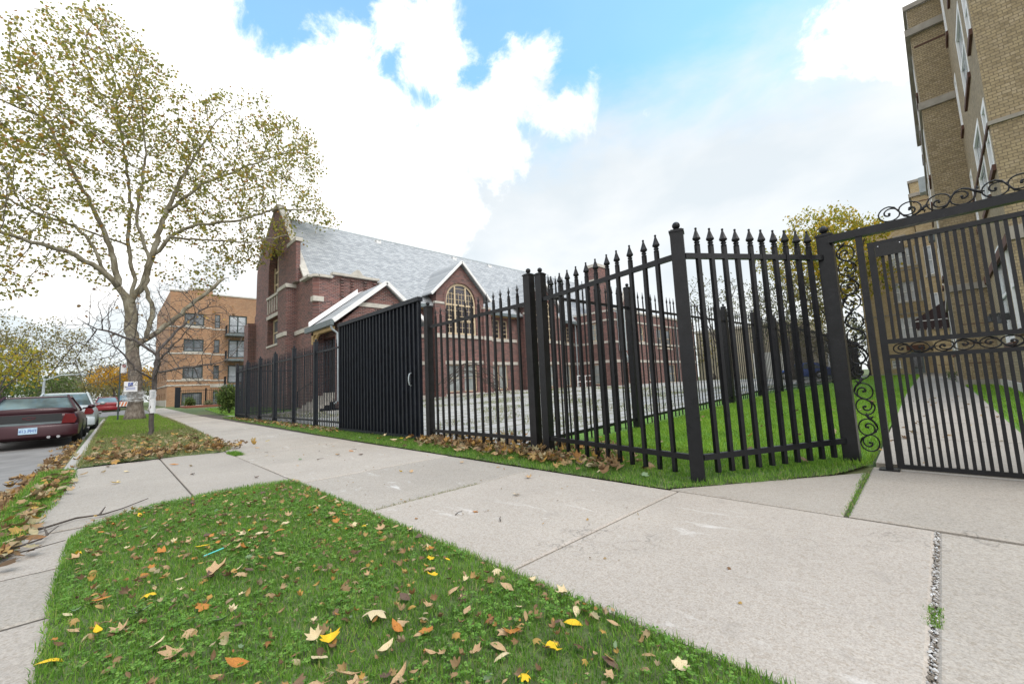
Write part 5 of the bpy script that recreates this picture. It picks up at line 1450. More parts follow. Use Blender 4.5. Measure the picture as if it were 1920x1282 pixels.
# awning and flood light
mb = MB()
mb.add([(26.0, -0.40, 3.75), (28.2, -0.40, 3.75), (28.2, 0.75, 2.75), (26.0, 0.75, 2.95), (26.0, 0.75, 2.62), (28.2, 0.75, 2.55), (26.0, -0.40, 2.62)],
       [(0, 1, 2, 3), (3, 2, 5, 4), (0, 3, 4, 6)])
for k in range(10): mb.box(26.0 - 0.012, -0.40 + k * 0.115, 2.54, 26.0, -0.31 + k * 0.115, 2.63)
mb.build('awning', M['awning'], yb)
mb = MB(); mb.box(26.02 - 0.03, -0.40, 2.93, 26.0, 0.74, 2.96); mb.build('awning_piping', M['white'], yb)
mb = MB(); mb.box(30.0, -0.95, 7.3, 30.5, -0.2, 7.7); mb.tube([(30.2, -1.0, 7.8), (30.2, -0.6, 7.8)], 0.05, 6); mb.build('flood_light', M['greygreen'], yb)
mb = MB(); mb.box(29.9, -1.0, 9.9, 30.5, -0.15, 10.7); mb.build('air_conditioner', M['galv'], yb)

# ------------------------------------------------------------------ orange brick flats
ob = thing('flats', (8, 61, 0.2), 'orange brick block of flats with grey balconies and dark framed windows beyond the tree', 'building')
OR = M['brick_orange']; Oo = Vector((0, 61, 0)); ZG = 0.2
rows = [1.75, 4.85, 8.0, 11.1]
big = [(5.95, z - 1.45, 7.85, z) for z in rows]; nar = [(8.95, z - 1.55, 9.5, z + 0.1) for z in rows]; doors = [(10.4, z - 2.1, 12.35, z + 0.15) for z in rows]
mb = MB()
mb.wall(Oo, UX, NY, [(4.6, ZG), (8.6, ZG), (8.6, 14.2), (4.6, 13.6)], [rect_hole(r) for r in big], 0.15)
Oo2 = Vector((0, 61.5, 0))
mb.wall(Oo2, UX, NY, [(8.6, ZG), (14, ZG), (14, 13.6), (8.6, 13.6)], [rect_hole(r) for r in nar + doors], 0.15)
mb.add([(8.6, 61, ZG), (8.6, 61.5, ZG), (8.6, 61.5, 14.2), (8.6, 61, 14.2)], [(0, 1, 2, 3)])
side = [(61 + 2.2 + k * 3.0, z - 1.5, 61 + 3.1 + k * 3.0, z) for z in rows for k in range(5)]
mb.wall(Vector((4.6, 0, 0)), UY, NX, [(61, ZG), (80, ZG), (80, 13.6), (61, 13.6)], [rect_hole(r) for r in side], 0.15)
mb.build('wall', OR, ob)
for r in big: window(ob, Oo, UX, NY, r, M['darkgreen'], M['glass_mid'], 1, 0, 0.12, 0.12, 0.10, ST, 0.05)
for r in nar: window(ob, Oo2, UX, NY, r, M['darkgreen'], M['glass_mid'], 0, 1, 0.12, 0.07, 0.06)
for r in side: window(ob, Vector((4.6, 0, 0)), UY, NX, r, M['darkgreen'], M['glass_mid'], 0, 1, 0.12, 0.09, 0.06)
for r in doors: window(ob, Oo2, UX, NY, r, M['darkgreen'], M['glass_pale'], 1, 0, 0.12, 0.14, 0.14)
for z in rows[1:]:
    mb = MB(); zb = z - 2.3
    mb.box(10.0, 60.1, zb - 0.28, 12.9, 61.5, zb); bl = mb.build('balcony', M['greygreen'], ob)
    mb = MB()
    for k in range(24): mb.box(10.03 + k * 0.123, 60.12, zb, 10.05 + k * 0.123, 60.14, zb + 0.95)
    for k in range(10): mb.box(10.03, 60.15 + k * 0.13, zb, 10.05, 60.17 + k * 0.13, zb + 0.95)
    mb.box(10.01, 60.10, zb + 0.95, 12.9, 60.16, zb + 1.0); mb.box(10.01, 60.16, zb + 0.95, 10.07, 61.4, zb + 1.0)
    mb.build('balcony_railing', M['iron_sheet'], bl)
mb = MB()
for z in rows:
    mb.lbox(Oo, UX, NY, 4.55, z - 1.75, 0, 8.62, z - 1.6, 0.06); mb.lbox(Oo2, UX, NY, 8.62, z - 1.80, 0, 10.3, z - 1.65, 0.06)
mb.lbox(Oo, UX, NY, 4.55, 2.55, 0, 8.62, 2.7, 0.06); mb.lbox(Oo2, UX, NY, 8.62, 2.3, 0, 10.3, 2.7, 0.06)
mb.lbox(Oo, UX, NY, 4.5, 13.6, -0.2, 6.2, 13.75, 0.08); mb.lbox(Oo2, UX, NY, 8.6, 13.6, -0.2, 14, 13.75, 0.08); mb.lbox(Oo, UX, NY, 6.2, 14.0, -0.2, 8.6, 14.2, 0.08)
mb.lbox(Vector((4.6, 0, 0)), UY, NX, 61, 2.55, 0, 80, 2.7, 0.06); mb.lbox(Vector((4.6, 0, 0)), UY, NX, 61, ZG, 0, 80, 1.0, 0.05)
mb.build('stone_band', ST, ob)
# low fence, mulch bed and shrubs in front of it
ff = thing('garden_fence', (8, 55, 0.2), 'low thin black fence in front of the orange brick flats', 'fence')
mb = MB()
for k in range(44): mb.box(5.0 + k * 0.17, 54.98, 0.2, 5.02 + k * 0.17, 55.02, 2.0)
mb.box(5.0, 54.97, 1.85, 12.4, 55.03, 1.9); mb.box(5.0, 54.97, 0.4, 12.4, 55.03, 0.45); mb.build('fence_panel', M['iron'], ff)
for x in (5.0, 7.4, 9.8, 12.3):
    mb = MB(); mb.box(x - 0.07, 54.93, 0.15, x + 0.07, 55.07, 2.1); mb.build('post', M['iron'], ff)
mb = MB(); mb.box(4.8, 54.6, 0.1, 5.25, 54.9, 2.25); mb.build('gate_pillar', M['iron_sheet'], ff)
mb = MB(); mb.box(5.2, 50, 0.1, 13, 54.5, 0.32); tag(mb.build('mulch_bed', M['mulch']), kind='structure')

# ------------------------------------------------------------------ trees
LIMB_OF = []
def space_col(limbs, attr, step, infl, kill, iters, seed=0, jitter=0.12):
    rr = random.Random(seed)
    pos = []; par = []; LIMB_OF.clear()
    for li, pts in enumerate(limbs):
        pts = [Vector(p) for p in pts]
        start = -1
        if pos:
            start = min(range(len(pos)), key=lambda i: (pos[i] - pts[0]).length_squared)
        prev = start
        if start < 0: pos.append(pts[0]); par.append(-1); prev = 0; LIMB_OF.append((li, 0.0))
        tot = sum((b_ - a).length for a, b_ in zip(pts[:-1], pts[1:])); run = 0.0
        for a, b_ in zip(pts[:-1], pts[1:]):
            k = max(1, int((b_ - a).length / step))
            for i in range(1, k + 1):
                q = a + (b_ - a) * i / k
                q = q + Vector((rr.gauss(0, 1), rr.gauss(0, 1), rr.gauss(0, 1))) * step * 0.10
                pos.append(q); par.append(prev); prev = len(pos) - 1; LIMB_OF.append((li, (run + (b_ - a).length * i / k) / tot))
            run += (b_ - a).length
    n_skel = len(pos)
    at = [Vector(a) for a in attr]; alive = [True] * len(at)
    for it in range(iters):
        kd = kdtree.KDTree(len(pos))
        for i, p in enumerate(pos): kd.insert(p, i)
        kd.balance()
        acc = {}
        cnt = 0
        for i, a in enumerate(at):
            if not alive[i]: continue
            co, idx, d = kd.find(a)
            if d < kill: alive[i] = False; continue
            if d < infl:
                acc.setdefault(idx, []).append((a - co).normalized()); cnt += 1
        if not cnt: break
        for idx, vs in acc.items():
            v = Vector((0, 0, 0))
            for q in vs: v += q
            v += Vector((rr.gauss(0, 1), rr.gauss(0, 1), rr.gauss(0, 1))) * jitter * len(vs) ** 0.5
            if v.length < 1e-5: continue
            v.normalize()
            pos.append(pos[idx] + v * step); par.append(idx)
    return pos, par, n_skel

def tree_radii(pos, par, r_tip, expo, rmax):
    n = len(pos); acc = [0.0] * n; rad = [0.0] * n
    for i in range(n - 1, -1, -1):
        r = acc[i] ** (1 / expo) if acc[i] > 0 else r_tip
        rad[i] = min(r, rmax)
        if par[i] >= 0: acc[par[i]] += rad[i] ** expo
    # children after parents in index order holds, so acc is complete
    return rad

def wood_mesh(pos, par, rad, mb, flare=0.0):
    kids = {}
    for i, p in enumerate(par):
        if p >= 0: kids.setdefault(p, []).append(i)
    stack = [(0, None)]
    while stack:
        s_, before = stack.pop()
        chain = ([before] if before is not None else []) + [s_]
        cur = s_
        while cur in kids:
            ks = sorted(kids[cur], key=lambda i: -rad[i])
            for o in ks[1:]: stack.append((o, cur))
            cur = ks[0]; chain.append(cur)
        if len(chain) < 2: continue
        rr = [rad[i] for i in chain]
        if before is not None: rr[0] = min(rad[before], rad[s_] * 1.25)
        rm = max(rr)
        n = 12 if rm > 0.2 else 8 if rm > 0.07 else 5 if rm > 0.025 else 3
        P = [pos[i].copy() for i in chain]
        mb.tube(P, rr, n, 0, cap=True)

def leaf_cloud(name, centers, size, mat, parent, per=2, spread=0.25, seed=0, lobed=True, label=None):
    rg_ = np.random.default_rng(seed)
    C0 = np.repeat(np.array([tuple(c) for c in centers]), per, axis=0)
    n = len(C0)
    C0 = C0 + rg_.normal(0, spread, (n, 3))
    if lobed: out_ = np.array([(0, -0.5), (0.3, -0.32), (0.52, -0.02), (0.25, 0.08), (0.36, 0.42), (0.1, 0.28), (0, 0.6), (-0.1, 0.28), (-0.36, 0.42), (-0.25, 0.08), (-0.52, -0.02), (-0.3, -0.32)])
    else: out_ = np.array([(0, -0.5), (0.28, -0.15), (0.24, 0.2), (0, 0.55), (-0.24, 0.2), (-0.28, -0.15)])
    k = len(out_)
    u = rg_.normal(0, 1, (n, 3)); u[:, 2] *= 0.7; u /= np.linalg.norm(u, axis=1)[:, None]
    v = rg_.normal(0, 1, (n, 3)); v[:, 2] -= 0.5; v -= (v * u).sum(1)[:, None] * u; v /= np.linalg.norm(v, axis=1)[:, None]
    w = np.cross(u, v)
    s_ = rg_.uniform(size[0], size[1], n)
    V = C0[:, None, :] + (out_[None, :, 0:1] * u[:, None, :] + out_[None, :, 1:2] * v[:, None, :] + (0.35 * np.abs(out_[None, :, 0:1]) ** 1.3) * w[:, None, :]) * s_[:, None, None]
    base = np.array(WL[parent])
    me = bpy.data.meshes.new(name)
    me.vertices.add(n * k); me.vertices.foreach_set('co', (V - base).astype(np.float32).ravel())
    me.loops.add(n * k); me.loops.foreach_set('vertex_index', np.arange(n * k, dtype=np.int32))
    me.polygons.add(n); me.polygons.foreach_set('loop_start', (np.arange(n) * k).astype(np.int32))
    me.update(calc_edges=True); me.validate(); me.materials.append(mat)
    o = bpy.data.objects.new(name, me); COL.objects.link(o); o.parent = parent; o.location = (0, 0, 0); WL[o] = WL[parent]
    return o

# the big plane tree on the verge
pt = thing('plane_tree', (1.0, 29.7, 0), 'tall mottled bark plane tree with thin yellowing leaves on the verge', 'tree')
Yt = 29.7
def tp(x, z, dy=0.0): return (x, Yt + dy, z)
limbs = [
    [tp(1.0, -0.1), tp(0.95, 1.0), tp(0.9, 2.4), tp(0.75, 4.1), tp(0.62, 5.6), tp(0.5, 6.4)],
    [tp(0.5, 6.3), tp(0.1, 7.0, -0.3), tp(-0.6, 7.7, -0.6), tp(-1.8, 8.35, -1.0), tp(-3.2, 8.5, -1.5), tp(-5.5, 9.0, -2)],
    [tp(-0.5, 7.6, -0.5), tp(-0.9, 9.0, 0), tp(-1.6, 10.1, 0.5), tp(-3.2, 10.6, 1), tp(-5, 11.8, 1.6)],
    [tp(0.2, 6.9, 0), tp(-0.1, 8.4, 0.6), tp(-0.5, 10.0, 1.2), tp(-1.3, 12.1, 1.4), tp(-2.0, 13.6, 1.6), tp(-3.2, 16.5, 2)],
    [tp(0.55, 6.3, 0.2), tp(0.75, 7.6, 0.6), tp(0.4, 9.9, 1.0), tp(0.4, 12.0, 1.2), tp(0.1, 15.0, 1.5), tp(-0.4, 18, 1.5)],
    [tp(0.55, 6.0, -0.1), tp(1.0, 7.2, -0.3), tp(1.4, 8.9, -0.3), tp(1.7, 10.8, 0), tp(2.5, 13.8, 0.2), tp(3.9, 17.6, 0.5)],
    [tp(1.3, 8.6, -0.4), tp(2.0, 9.9, -1.0), tp(3.2, 10.7, -1.4), tp(4.8, 11.2, -1.8), tp(7.0, 12.4, -2.2), tp(9.0, 12.9, -2)],
    [tp(1.9, 11.6, 0), tp(3.4, 13.3, -1), tp(5.4, 15.0, -1.2), tp(7.6, 16.8, -1)],
    [tp(1.9, 9.8, -1), tp(3.6, 9.8, -1.8), tp(5.6, 9.9, -2.4), tp(7.4, 10.7, -2.6)],
    [tp(0.85, 3.9, -0.2), tp(1.3, 4.3, -0.4), tp(2.2, 5.1, -0.9), tp(3.0, 6.1, -1.3), tp(4.4, 7.7, -1.8)],
    [tp(1.2, 4.2, -0.5), tp(1.5, 5.5, -0.7), tp(1.15, 7.0, -0.9), tp(1.2, 8.4, -1.1), tp(0.6, 10.5, -1.4), tp(0.9, 14, -1.6)],
    [tp(0.45, 9.6, 1.0), tp(-0.6, 10.0, 1.2), tp(-2.0, 10.4, 1.4), tp(-3.8, 11.5, 1.2)],
]
OUT = [(-9.5, 6.3), (-3.4, 5.9), (-1.6, 6.3), (0.3, 7.8), (2.2, 7.6), (4.6, 7.1), (5.6, 8.6), (7.4, 9.9), (10.2, 10.8), (11.6, 13.2), (9.9, 14.6), (10.5, 17.6), (9.4, 19.4), (7.6, 19.9), (6.1, 21.0), (5.0, 20.2), (3.2, 19.2), (1.6, 20.2), (0.4, 21.4), (-1.0, 22.0), (-2.8, 21.3), (-4.6, 19.2), (-8.5, 17)]
rr = random.Random(21)
attr = []
while len(attr) < 7600:
    x = rr.uniform(-9.5, 11.8); z = rr.uniform(5.8, 22)
    ax = np.array([x]); az = np.array([z])
    if not inside(OUT, ax, az)[0]: continue
    ed = edge_dist(OUT, ax, az)[0]
    dmax = min(4.6, 0.8 + ed * 1.5)
    if ed < 2.6 and mnoise.noise(Vector((x * 0.55, z * 0.55, 2.7))) < -0.12 - 0.05 * ed: continue
    if (x - 1.0) ** 2 + (z - 10.5) ** 2 < 10 and rr.random() < 0.75: continue
    if z < 9 and rr.random() < 0.35: continue
    attr.append((x, Yt + rr.uniform(-dmax, dmax) * 0.95, z))
pos, par, nsk = space_col(limbs, attr, 0.30, 2.4, 0.36, 54, 4)
rad = tree_radii(pos, par, 0.0078, 2.38, 0.46)
GIRTH = [(0.30, 0.255), (0.165, 0.04), (0.085, 0.03), (0.15, 0.04), (0.10, 0.035), (0.17, 0.045), (0.10, 0.04), (0.08, 0.03), (0.07, 0.025), (0.145, 0.08), (0.12, 0.04), (0.06, 0.025)]
for i, (li, t_) in enumerate(LIMB_OF):
    a_, b_ = GIRTH[li]; g_ = a_ + (b_ - a_) * t_
    rad[i] = max(min(rad[i], g_ * 1.15), g_)
    if li == 0: rad[i] += 0.18 * max(0, 1 - pos[i].z / 1.3) ** 2
mb = MB(); wood_mesh(pos, par, rad, mb)
wd = mb.build('trunk', M['bark_plane'], pt, True)
tips = [i for i in range(nsk, len(pos)) if rad[i] < 0.026]
rr.shuffle(tips)
cl = []
for i in tips:
    p = pos[i]
    dens = 0.90 if p.x < 4.5 else 0.66
    if p.z < 9.5: dens *= 0.62
    dens *= 0.22 + 1.7 * max(0.0, mnoise.noise(p * 0.5) + 0.36)
    if rr.random() < dens: cl.append(p)
leaf_cloud('crown', cl, (0.085, 0.185), M['leaf_plane'], pt, 7, 0.18, 6)
print('plane tree nodes', len(pos), 'leaves', len(cl) * 3)

# bare sapling with a notice wrapped round it
sp = thing('sapling', (0.83, 14.9, 0), 'leafless young tree with wiry spreading branches on the verge', 'tree')
limbs = [[(0.83, 14.9, -0.05), (0.84, 14.9, 1.0), (0.87, 14.9, 1.75), (0.93, 14.9, 2.5)],
         [(0.86, 14.9, 1.5), (0.5, 14.7, 1.75), (0.1, 14.5, 2.3)], [(0.87, 14.9, 1.7), (1.3, 14.9, 1.8), (2.2, 14.8, 1.95)],
         [(0.92, 14.9, 2.3), (1.3, 15.0, 2.9), (1.9, 15, 3.6)], [(0.9, 14.9, 2.2), (0.4, 15.0, 2.6), (-0.4, 15.1, 2.9)], [(0.87, 14.9, 1.6), (0.9, 14.2, 2.0), (1.1, 13.6, 2.3)]]
attr = []
while len(attr) < 3000:
    x, y, z = rr.uniform(-1.2, 3.2), rr.uniform(12.9, 16.9), rr.uniform(1.25, 4.5)
    if ((x - 1.0) / 2.1) ** 2 + ((y - 14.9) / 2.0) ** 2 + ((z - 2.6) / 1.8) ** 2 < 1: attr.append((x, y, z))
pos, par, nsk = space_col(limbs, attr, 0.10, 0.8, 0.12, 46, 9, 0.25)
rad = tree_radii(pos, par, 0.0036, 2.4, 0.058)
for i in range(len(pos)):
    if i < 15 and pos[i].z < 1.8: rad[i] = max(rad[i], 0.056)
mb = MB(); wood_mesh(pos, par, rad, mb); mb.build('trunk', M['bark'], sp, True)
tips = [p for i, p in enumerate(pos) if i > nsk and rr.random() < 0.035 and p.z > 2.6]
leaf_cloud('dead_leaves', tips, (0.05, 0.10), M['litter'], sp, 1, 0.04, 2)
nw = thing('paper_notice', (0.835, 14.9, 0.75), 'crumpled white paper notice wrapped round the thin sapling', 'notice')
mb = MB()
pr = []
for i in range(9):
    z = 0.62 + 0.62 * i / 8
    ring = []
    for k in range(14):
        a = 2 * math.pi * k / 14; r = 0.070 + 0.008 * math.sin(3 * a + 5 * z * 6)
        ring.append((0.838 + r * math.cos(a), 14.9 + r * math.sin(a), z))
    pr.append(ring)
b0 = [v for ring in pr for v in ring]
mb.add(b0, [(i * 14 + k, i * 14 + (k + 1) % 14, (i + 1) * 14 + (k + 1) % 14, (i + 1) * 14 + k) for i in range(8) for k in range(14)])
mb.build('sheet', M['plastic_white'], nw, True)
mb = MB()
for k in range(5): mb.box(0.80, 14.819, 1.02 + 0.04 * k, 0.875, 14.823, 1.03 + 0.04 * k)
mb.build('text_lines', M['galv'], nw)
# white placard and wrap on the plane tree
pl = thing('placard', (0.78, 29.2, 1.8), 'white placard with a blue wheelchair square tied to the plane tree trunk', 'sign')
mb = MB(); mb.box(0.50, 29.10, 1.48, 1.02, 29.115, 2.0); mb.build('board', M['plastic_white'], pl)
mb = MB(); mb.box(0.66, 29.094, 1.76, 0.84, 29.099, 1.94); bq = mb.build('blue_square', M['signblue'], pl)
mb = MB(); yq = 29.088
mb.sphere((0.735, yq, 1.915), 0.014, 8)
mb.tube([(0.735, yq, 1.895), (0.74, yq, 1.85), (0.785, yq, 1.85), (0.80, yq, 1.80)], 0.008, 6)
mb.tube([(0.745 + 0.042 * math.cos(a), yq, 1.83 + 0.042 * math.sin(a)) for a in lin(R(100), R(340), 12)], 0.007, 6)
mb.build('wheelchair_symbol', M['plastic_white'], bq)
mb = MB()
for k in range(3): mb.box(0.58, 29.096, 1.68 - 0.05 * k, 0.94, 29.099, 1.70 - 0.05 * k)
mb.build('text_lines', M['signblue'], pl)
mb = MB()
mtp, n_, l_, b_p = newmat('clear_film'); b_p.inputs['Base Color'].default_value = (0.8, 0.82, 0.85, 1); b_p.inputs['Roughness'].default_value = 0.2
trn = n_.new('ShaderNodeBsdfTransparent'); msx = n_.new('ShaderNodeMixShader')
l_.new(nramp(n_, l_, nnoise(n_, l_, nmap(n_, l_, npos(n_), (1, 1, 3)), 5, 4), [(0.4, (0.08,) * 3), (0.65, (0.5,) * 3)]), msx.inputs[0])
l_.new(trn.outputs[0], msx.inputs[1]); l_.new(b_p.outputs[0], msx.inputs[2]); l_.new(msx.outputs[0], n_['Material Output'].inputs['Surface'])
for i in range(4):
    mb.lathe([(0.47 + 0.01 * (i % 2), 0.0), (0.475, 0.13)], 18, (0.93, 29.7, 0.95 + 0.14 * i))
tag(mb.build('plastic_wrap', mtp, at=(0.93, 29.7, 1.2)), 'clear plastic film wrapped round the plane tree trunk below the placard', 'wrap')
# sign post at the kerb
sg = thing('sign_post', (0.34, 30.0, 0), 'thin dark green post with small white parking sign at the kerb', 'sign')
mb = MB(); mb.box(0.31, 29.98, -0.1, 0.38, 30.03, 3.0); mb.build('post', M['darkgreen'], sg)
mb = MB(); mb.box(0.36, 29.95, 2.48, 0.60, 29.965, 2.96); sb = mb.build('sign_plate', M['plastic_white'], sg)
mb = MB(); mb.tube([(0.48 + 0.06 * math.cos(a), 29.945, 2.85 + 0.06 * math.sin(a)) for a in lin(0, 6.28, 16)], 0.012, 5); mb.tube([(0.44, 29.945, 2.89), (0.52, 29.945, 2.81)], 0.01, 5); mb.build('red_ring', M['signred'], sb)

# background trees
def bgtree(name, x, y, h, cr, trunk_h, lmat, label, group, seed, leaf=(0.25, 0.5), per=5, natt=500, rad0=0.22, step=0.6, flat=1.0, thin=1.0, bark='bark', zc=None):
    r2 = random.Random(seed); g = gz(x, y)
    t = thing(name, (x, y, g), label, 'tree', group)
    ch_ = (h - trunk_h); cz = g + trunk_h + ch_ * 0.5
    limbs_ = [[(x, y, g - 0.1), (x + r2.uniform(-.2, .2), y, g + trunk_h * 0.5), (x + r2.uniform(-.3, .3), y, g + trunk_h)]]
    for k in range(4):
        a = k * 1.57 + r2.uniform(-0.5, 0.5)
        limbs_.append([(x, y, g + trunk_h * 0.9), (x + cr * 0.25 * math.cos(a), y + cr * 0.25 * math.sin(a), cz - ch_ * 0.2), (x + cr * 0.5 * math.cos(a), y + cr * 0.5 * math.sin(a), cz + ch_ * 0.12)])
    at_ = []
    while len(at_) < natt:
        u, v, w_ = r2.uniform(-1, 1), r2.uniform(-1, 1), r2.uniform(-1, 1)
        q = Vector((u, v, w_))
        lump = 0.78 + 0.35 * mnoise.noise(q.normalized() * 2.3 + Vector((seed, 0, 0)))
        if q.length < lump: at_.append((x + u * cr, y + v * cr, cz + w_ * ch_ * 0.5 * flat))
    ps, pa, ns = space_col(limbs_, at_, step, step * 7, step * 1.2, 34, seed, 0.2)
    rd = tree_radii(ps, pa, 0.014, 2.3, rad0)
    for i in range(min(8, ns)):
        if ps[i].z < g + trunk_h: rd[i] = max(rd[i], rad0 * 0.8)
    m2 = MB(); wood_mesh(ps, pa, rd, m2); m2.build('trunk', M[bark], t, True)
    tp_ = [p for i, p in enumerate(ps) if i >= ns and r2.random() < thin]
    if tp_ and lmat: leaf_cloud('crown', tp_, leaf, M[lmat], t, per, step * 0.5, seed, lobed=False)
    return t
GL = 'street trees on the far side of the road'
bgtree('yellow_tree', -5.6, 45, 5.6, 3.0, 1.6, 'leaf_yellow', 'low yellow leaved tree above the maroon car', None, 1, (0.12, 0.24), 18, 480, 0.2)
bgtree('olive_tree', -11.5, 66, 12.0, 6.0, 3.0, 'leaf_olive', 'thin olive leaved tree behind the yellow tree at the left edge', GL, 2, (0.15, 0.30), 8, 800, 0.25)
bgtree('olive_tree', -6.5, 80, 12.5, 6.0, 3.0, 'leaf_olive', 'wide olive tree above the silver car roof', GL, 3, (0.15, 0.32), 8, 860, 0.25)
bgtree('olive_tree', -12, 100, 12.0, 6.5, 3.2, 'leaf_sage', 'distant grey green tree between the two olive trees', GL, 4, (0.2, 0.4), 8, 600, 0.25)
bgtree('bare_tree', -3.5, 110, 11.5, 6.0, 3.5, 'leaf_olive', 'distant nearly bare tree over the end of the street', GL, 5, (0.3, 0.5), 1, 700, 0.25, 0.6, 1, 0.5)
bgtree('dark_shrub_tree', -5.2, 75, 4.6, 3.2, 0.8, 'leaf_green', 'dark green bushy tree beyond the silver car', None, 6, (0.16, 0.32), 16, 420, 0.2)
bgtree('amber_tree', 0.6, 92, 7.0, 4.2, 2.6, 'leaf_amber', 'amber leaved tree behind the sign post', 'amber trees at the end of the street', 7, (0.2, 0.38), 12, 420, 0.2)
bgtree('amber_tree', 3.6, 88, 6.5, 3.2, 2.4, 'leaf_amber', 'amber leaved tree between plane trunk and orange flats', 'amber trees at the end of the street', 8, (0.2, 0.38), 12, 360, 0.2)
bgtree('bare_tree', -0.8, 125, 10.0, 6.0, 3.0, 'leaf_olive', 'brown thin tree far behind the red car', GL, 9, (0.25, 0.45), 5, 600, 0.25, 0.7, 1, 0.6)
bgtree('bare_tree', 3.0, 118, 9.0, 5.0, 2.8, 'leaf_olive', 'brown tree at the end of the street behind the big trunk', GL, 10, (0.25, 0.45), 5, 500, 0.25, 0.7, 1, 0.6)
for i, (x, y, h) in enumerate(((-16, 60, 8), (-18, 75, 9), (-15, 120, 9), (-8, 140, 9), (2, 150, 9), (9, 140, 9))):
    bgtree('hedge_tree', x, y, h, 5.0, 1.2, 'leaf_green' if i % 2 == 0 else 'leaf_sage', ['dark leafy tree at the far left behind the yellow tree', 'grey green tree at the far left edge', 'low green tree far down the street at the left', 'low grey green tree closing the street', 'low green tree closing the street behind the cars', 'grey green tree behind the orange flats'][i], None, 30 + i, (0.25, 0.5), 14, 360, 0.25, 0.8)
for i, (x, y, h, cr, mt_) in enumerate(((-6.5, 104, 6.0, 5.0, 'leaf_sage'), (-1.5, 100, 5.0, 4.0, 'leaf_olive'), (-10, 88, 5.0, 4.0, 'leaf_green'), (-13, 72, 5.5, 4.2, 'leaf_sage'), (5.5, 105, 6.0, 4.5, 'leaf_sage'), (-20, 66, 7.0, 5.0, 'leaf_olive'), (1.8, 128, 7.5, 5.5, 'leaf_olive'), (-6, 150, 10, 7, 'leaf_sage'))):
    bgtree('understorey_tree', x, y, h, cr, 0.3, mt_, ['low grey green tree under the wide olive tree', 'low olive tree straight above the red car', 'dark green low tree left of the silver car roof', 'sage bushy tree right of the dark brick house', 'grey green tree against the side of the orange flats', 'broad olive tree at the very left edge', 'olive tree between sign post and plane trunk far away', 'largest grey green tree closing the street in the distance'][i], None, 70 + i, (0.2, 0.42), 16, 340, 0.2, 0.7)
# behind the fence at the right
bgtree('autumn_tree', 43.0, 5.9, 15.4, 5.4, 4.5, 'leaf_yellow', 'tall yellow green tree behind the lawn beside the yellow brick block', None, 11, (0.15, 0.30), 17, 1100, 0.35, 0.5)
bgtree('sage_tree', 40.0, 8.5, 9.6, 4.2, 2.0, 'leaf_sage', 'grey green drooping tree below the tall yellow green tree', None, 12, (0.12, 0.25), 9, 800, 0.3, 0.5)
bgtree('bare_tree', 50.0, 17.5, 13.4, 5.0, 4.0, 'leaf_sage', 'thin half bare tree behind the corner post of the fence', None, 13, (0.18, 0.32), 2, 700, 0.25, 0.5, 1, 0.8)
bgtree('pear_tree', 49.0, 46, 18.5, 4.0, 6, 'leaf_yellow', 'yellow green tree top showing above the church roof', None, 14, (0.35, 0.6), 6, 380, 0.3)
for i, (x, y) in enumerate(((56, 6), (58, 11), (62, 16), (60, 22), (53, 4.8), (66, 9))):
    bgtree('yard_tree', x, y, 6.5 + (i % 3), 4.0, 1.0, 'leaf_olive' if i % 2 else 'leaf_sage', ['grey green tree behind the end of the lawn fence', 'olive tree behind the parked blue car', 'sage tree behind the church wing', 'olive tree at the far corner of the church yard', 'leafy tree beside the far wing of the yellow block', 'tallest olive tree at the back of the yard'][i], None, 50 + i, (0.2, 0.4), 8, 330, 0.25, 0.8)
# shrubs
def shrub(x, y, r, h, mat, label, group, seed, n=500, size=(0.06, 0.13)):
    r2 = random.Random(seed); g = gz(x, y)
    t = thing('shrub', (x, y, g), label, 'shrub', group)
    m2 = MB()
    for k in range(7):
        a = r2.uniform(0, 6.28); m2.tube([(x, y, g), (x + r * 0.3 * math.cos(a), y + r * 0.3 * math.sin(a), g + h * 0.5), (x + r * 0.7 * math.cos(a), y + r * 0.7 * math.sin(a), g + h * 0.8)], [0.03, 0.02, 0.008], 4)
    m2.build('stems', M['bark'], t)
    c = []
    while len(c) < n:
        q = Vector((r2.uniform(-1, 1), r2.uniform(-1, 1), r2.uniform(-1, 1)))
        if q.length < 0.75 + 0.4 * mnoise.noise(q.normalized() * 2 + Vector((seed, 0, 0))): c.append(Vector((x + q.x * r, y + q.y * r, g + h * 0.52 + q.z * h * 0.5)))
    leaf_cloud('foliage', c, size, M[mat], t, 4, 0.08, seed, lobed=False)
shrub(4.95, 28.5, 0.75, 1.75, 'leaf_green', 'bright green shrub at the far end of the iron fence', None, 1, 900)
for i, (x, y, r, h, mt_, lb) in enumerate(((5.9, 53.5, 0.6, 1.0, 'leaf_green', 'round green bush beside the black gate pillar of the flats'), (8.7, 53.5, 0.7, 0.9, 'leaf_green', 'middle dark bush in the mulch bed before the flats'), (10.6, 53.5, 0.6, 0.95, 'leaf_green', 'round bush at the right end of the mulch bed'), (7.3, 52.5, 0.4, 0.5, 'leaf_sage', 'small grey plant in the mulch bed before the flats'))):
    shrub(x, y, r, h, mt_, lb, None, 20 + i, 300, (0.08, 0.16))
shrub(26.0, -0.28, 0.12, 0.45, 'leaf_green', 'small green plant at the foot of the yellow bay under the awning', None, 40, 60, (0.04, 0.08))

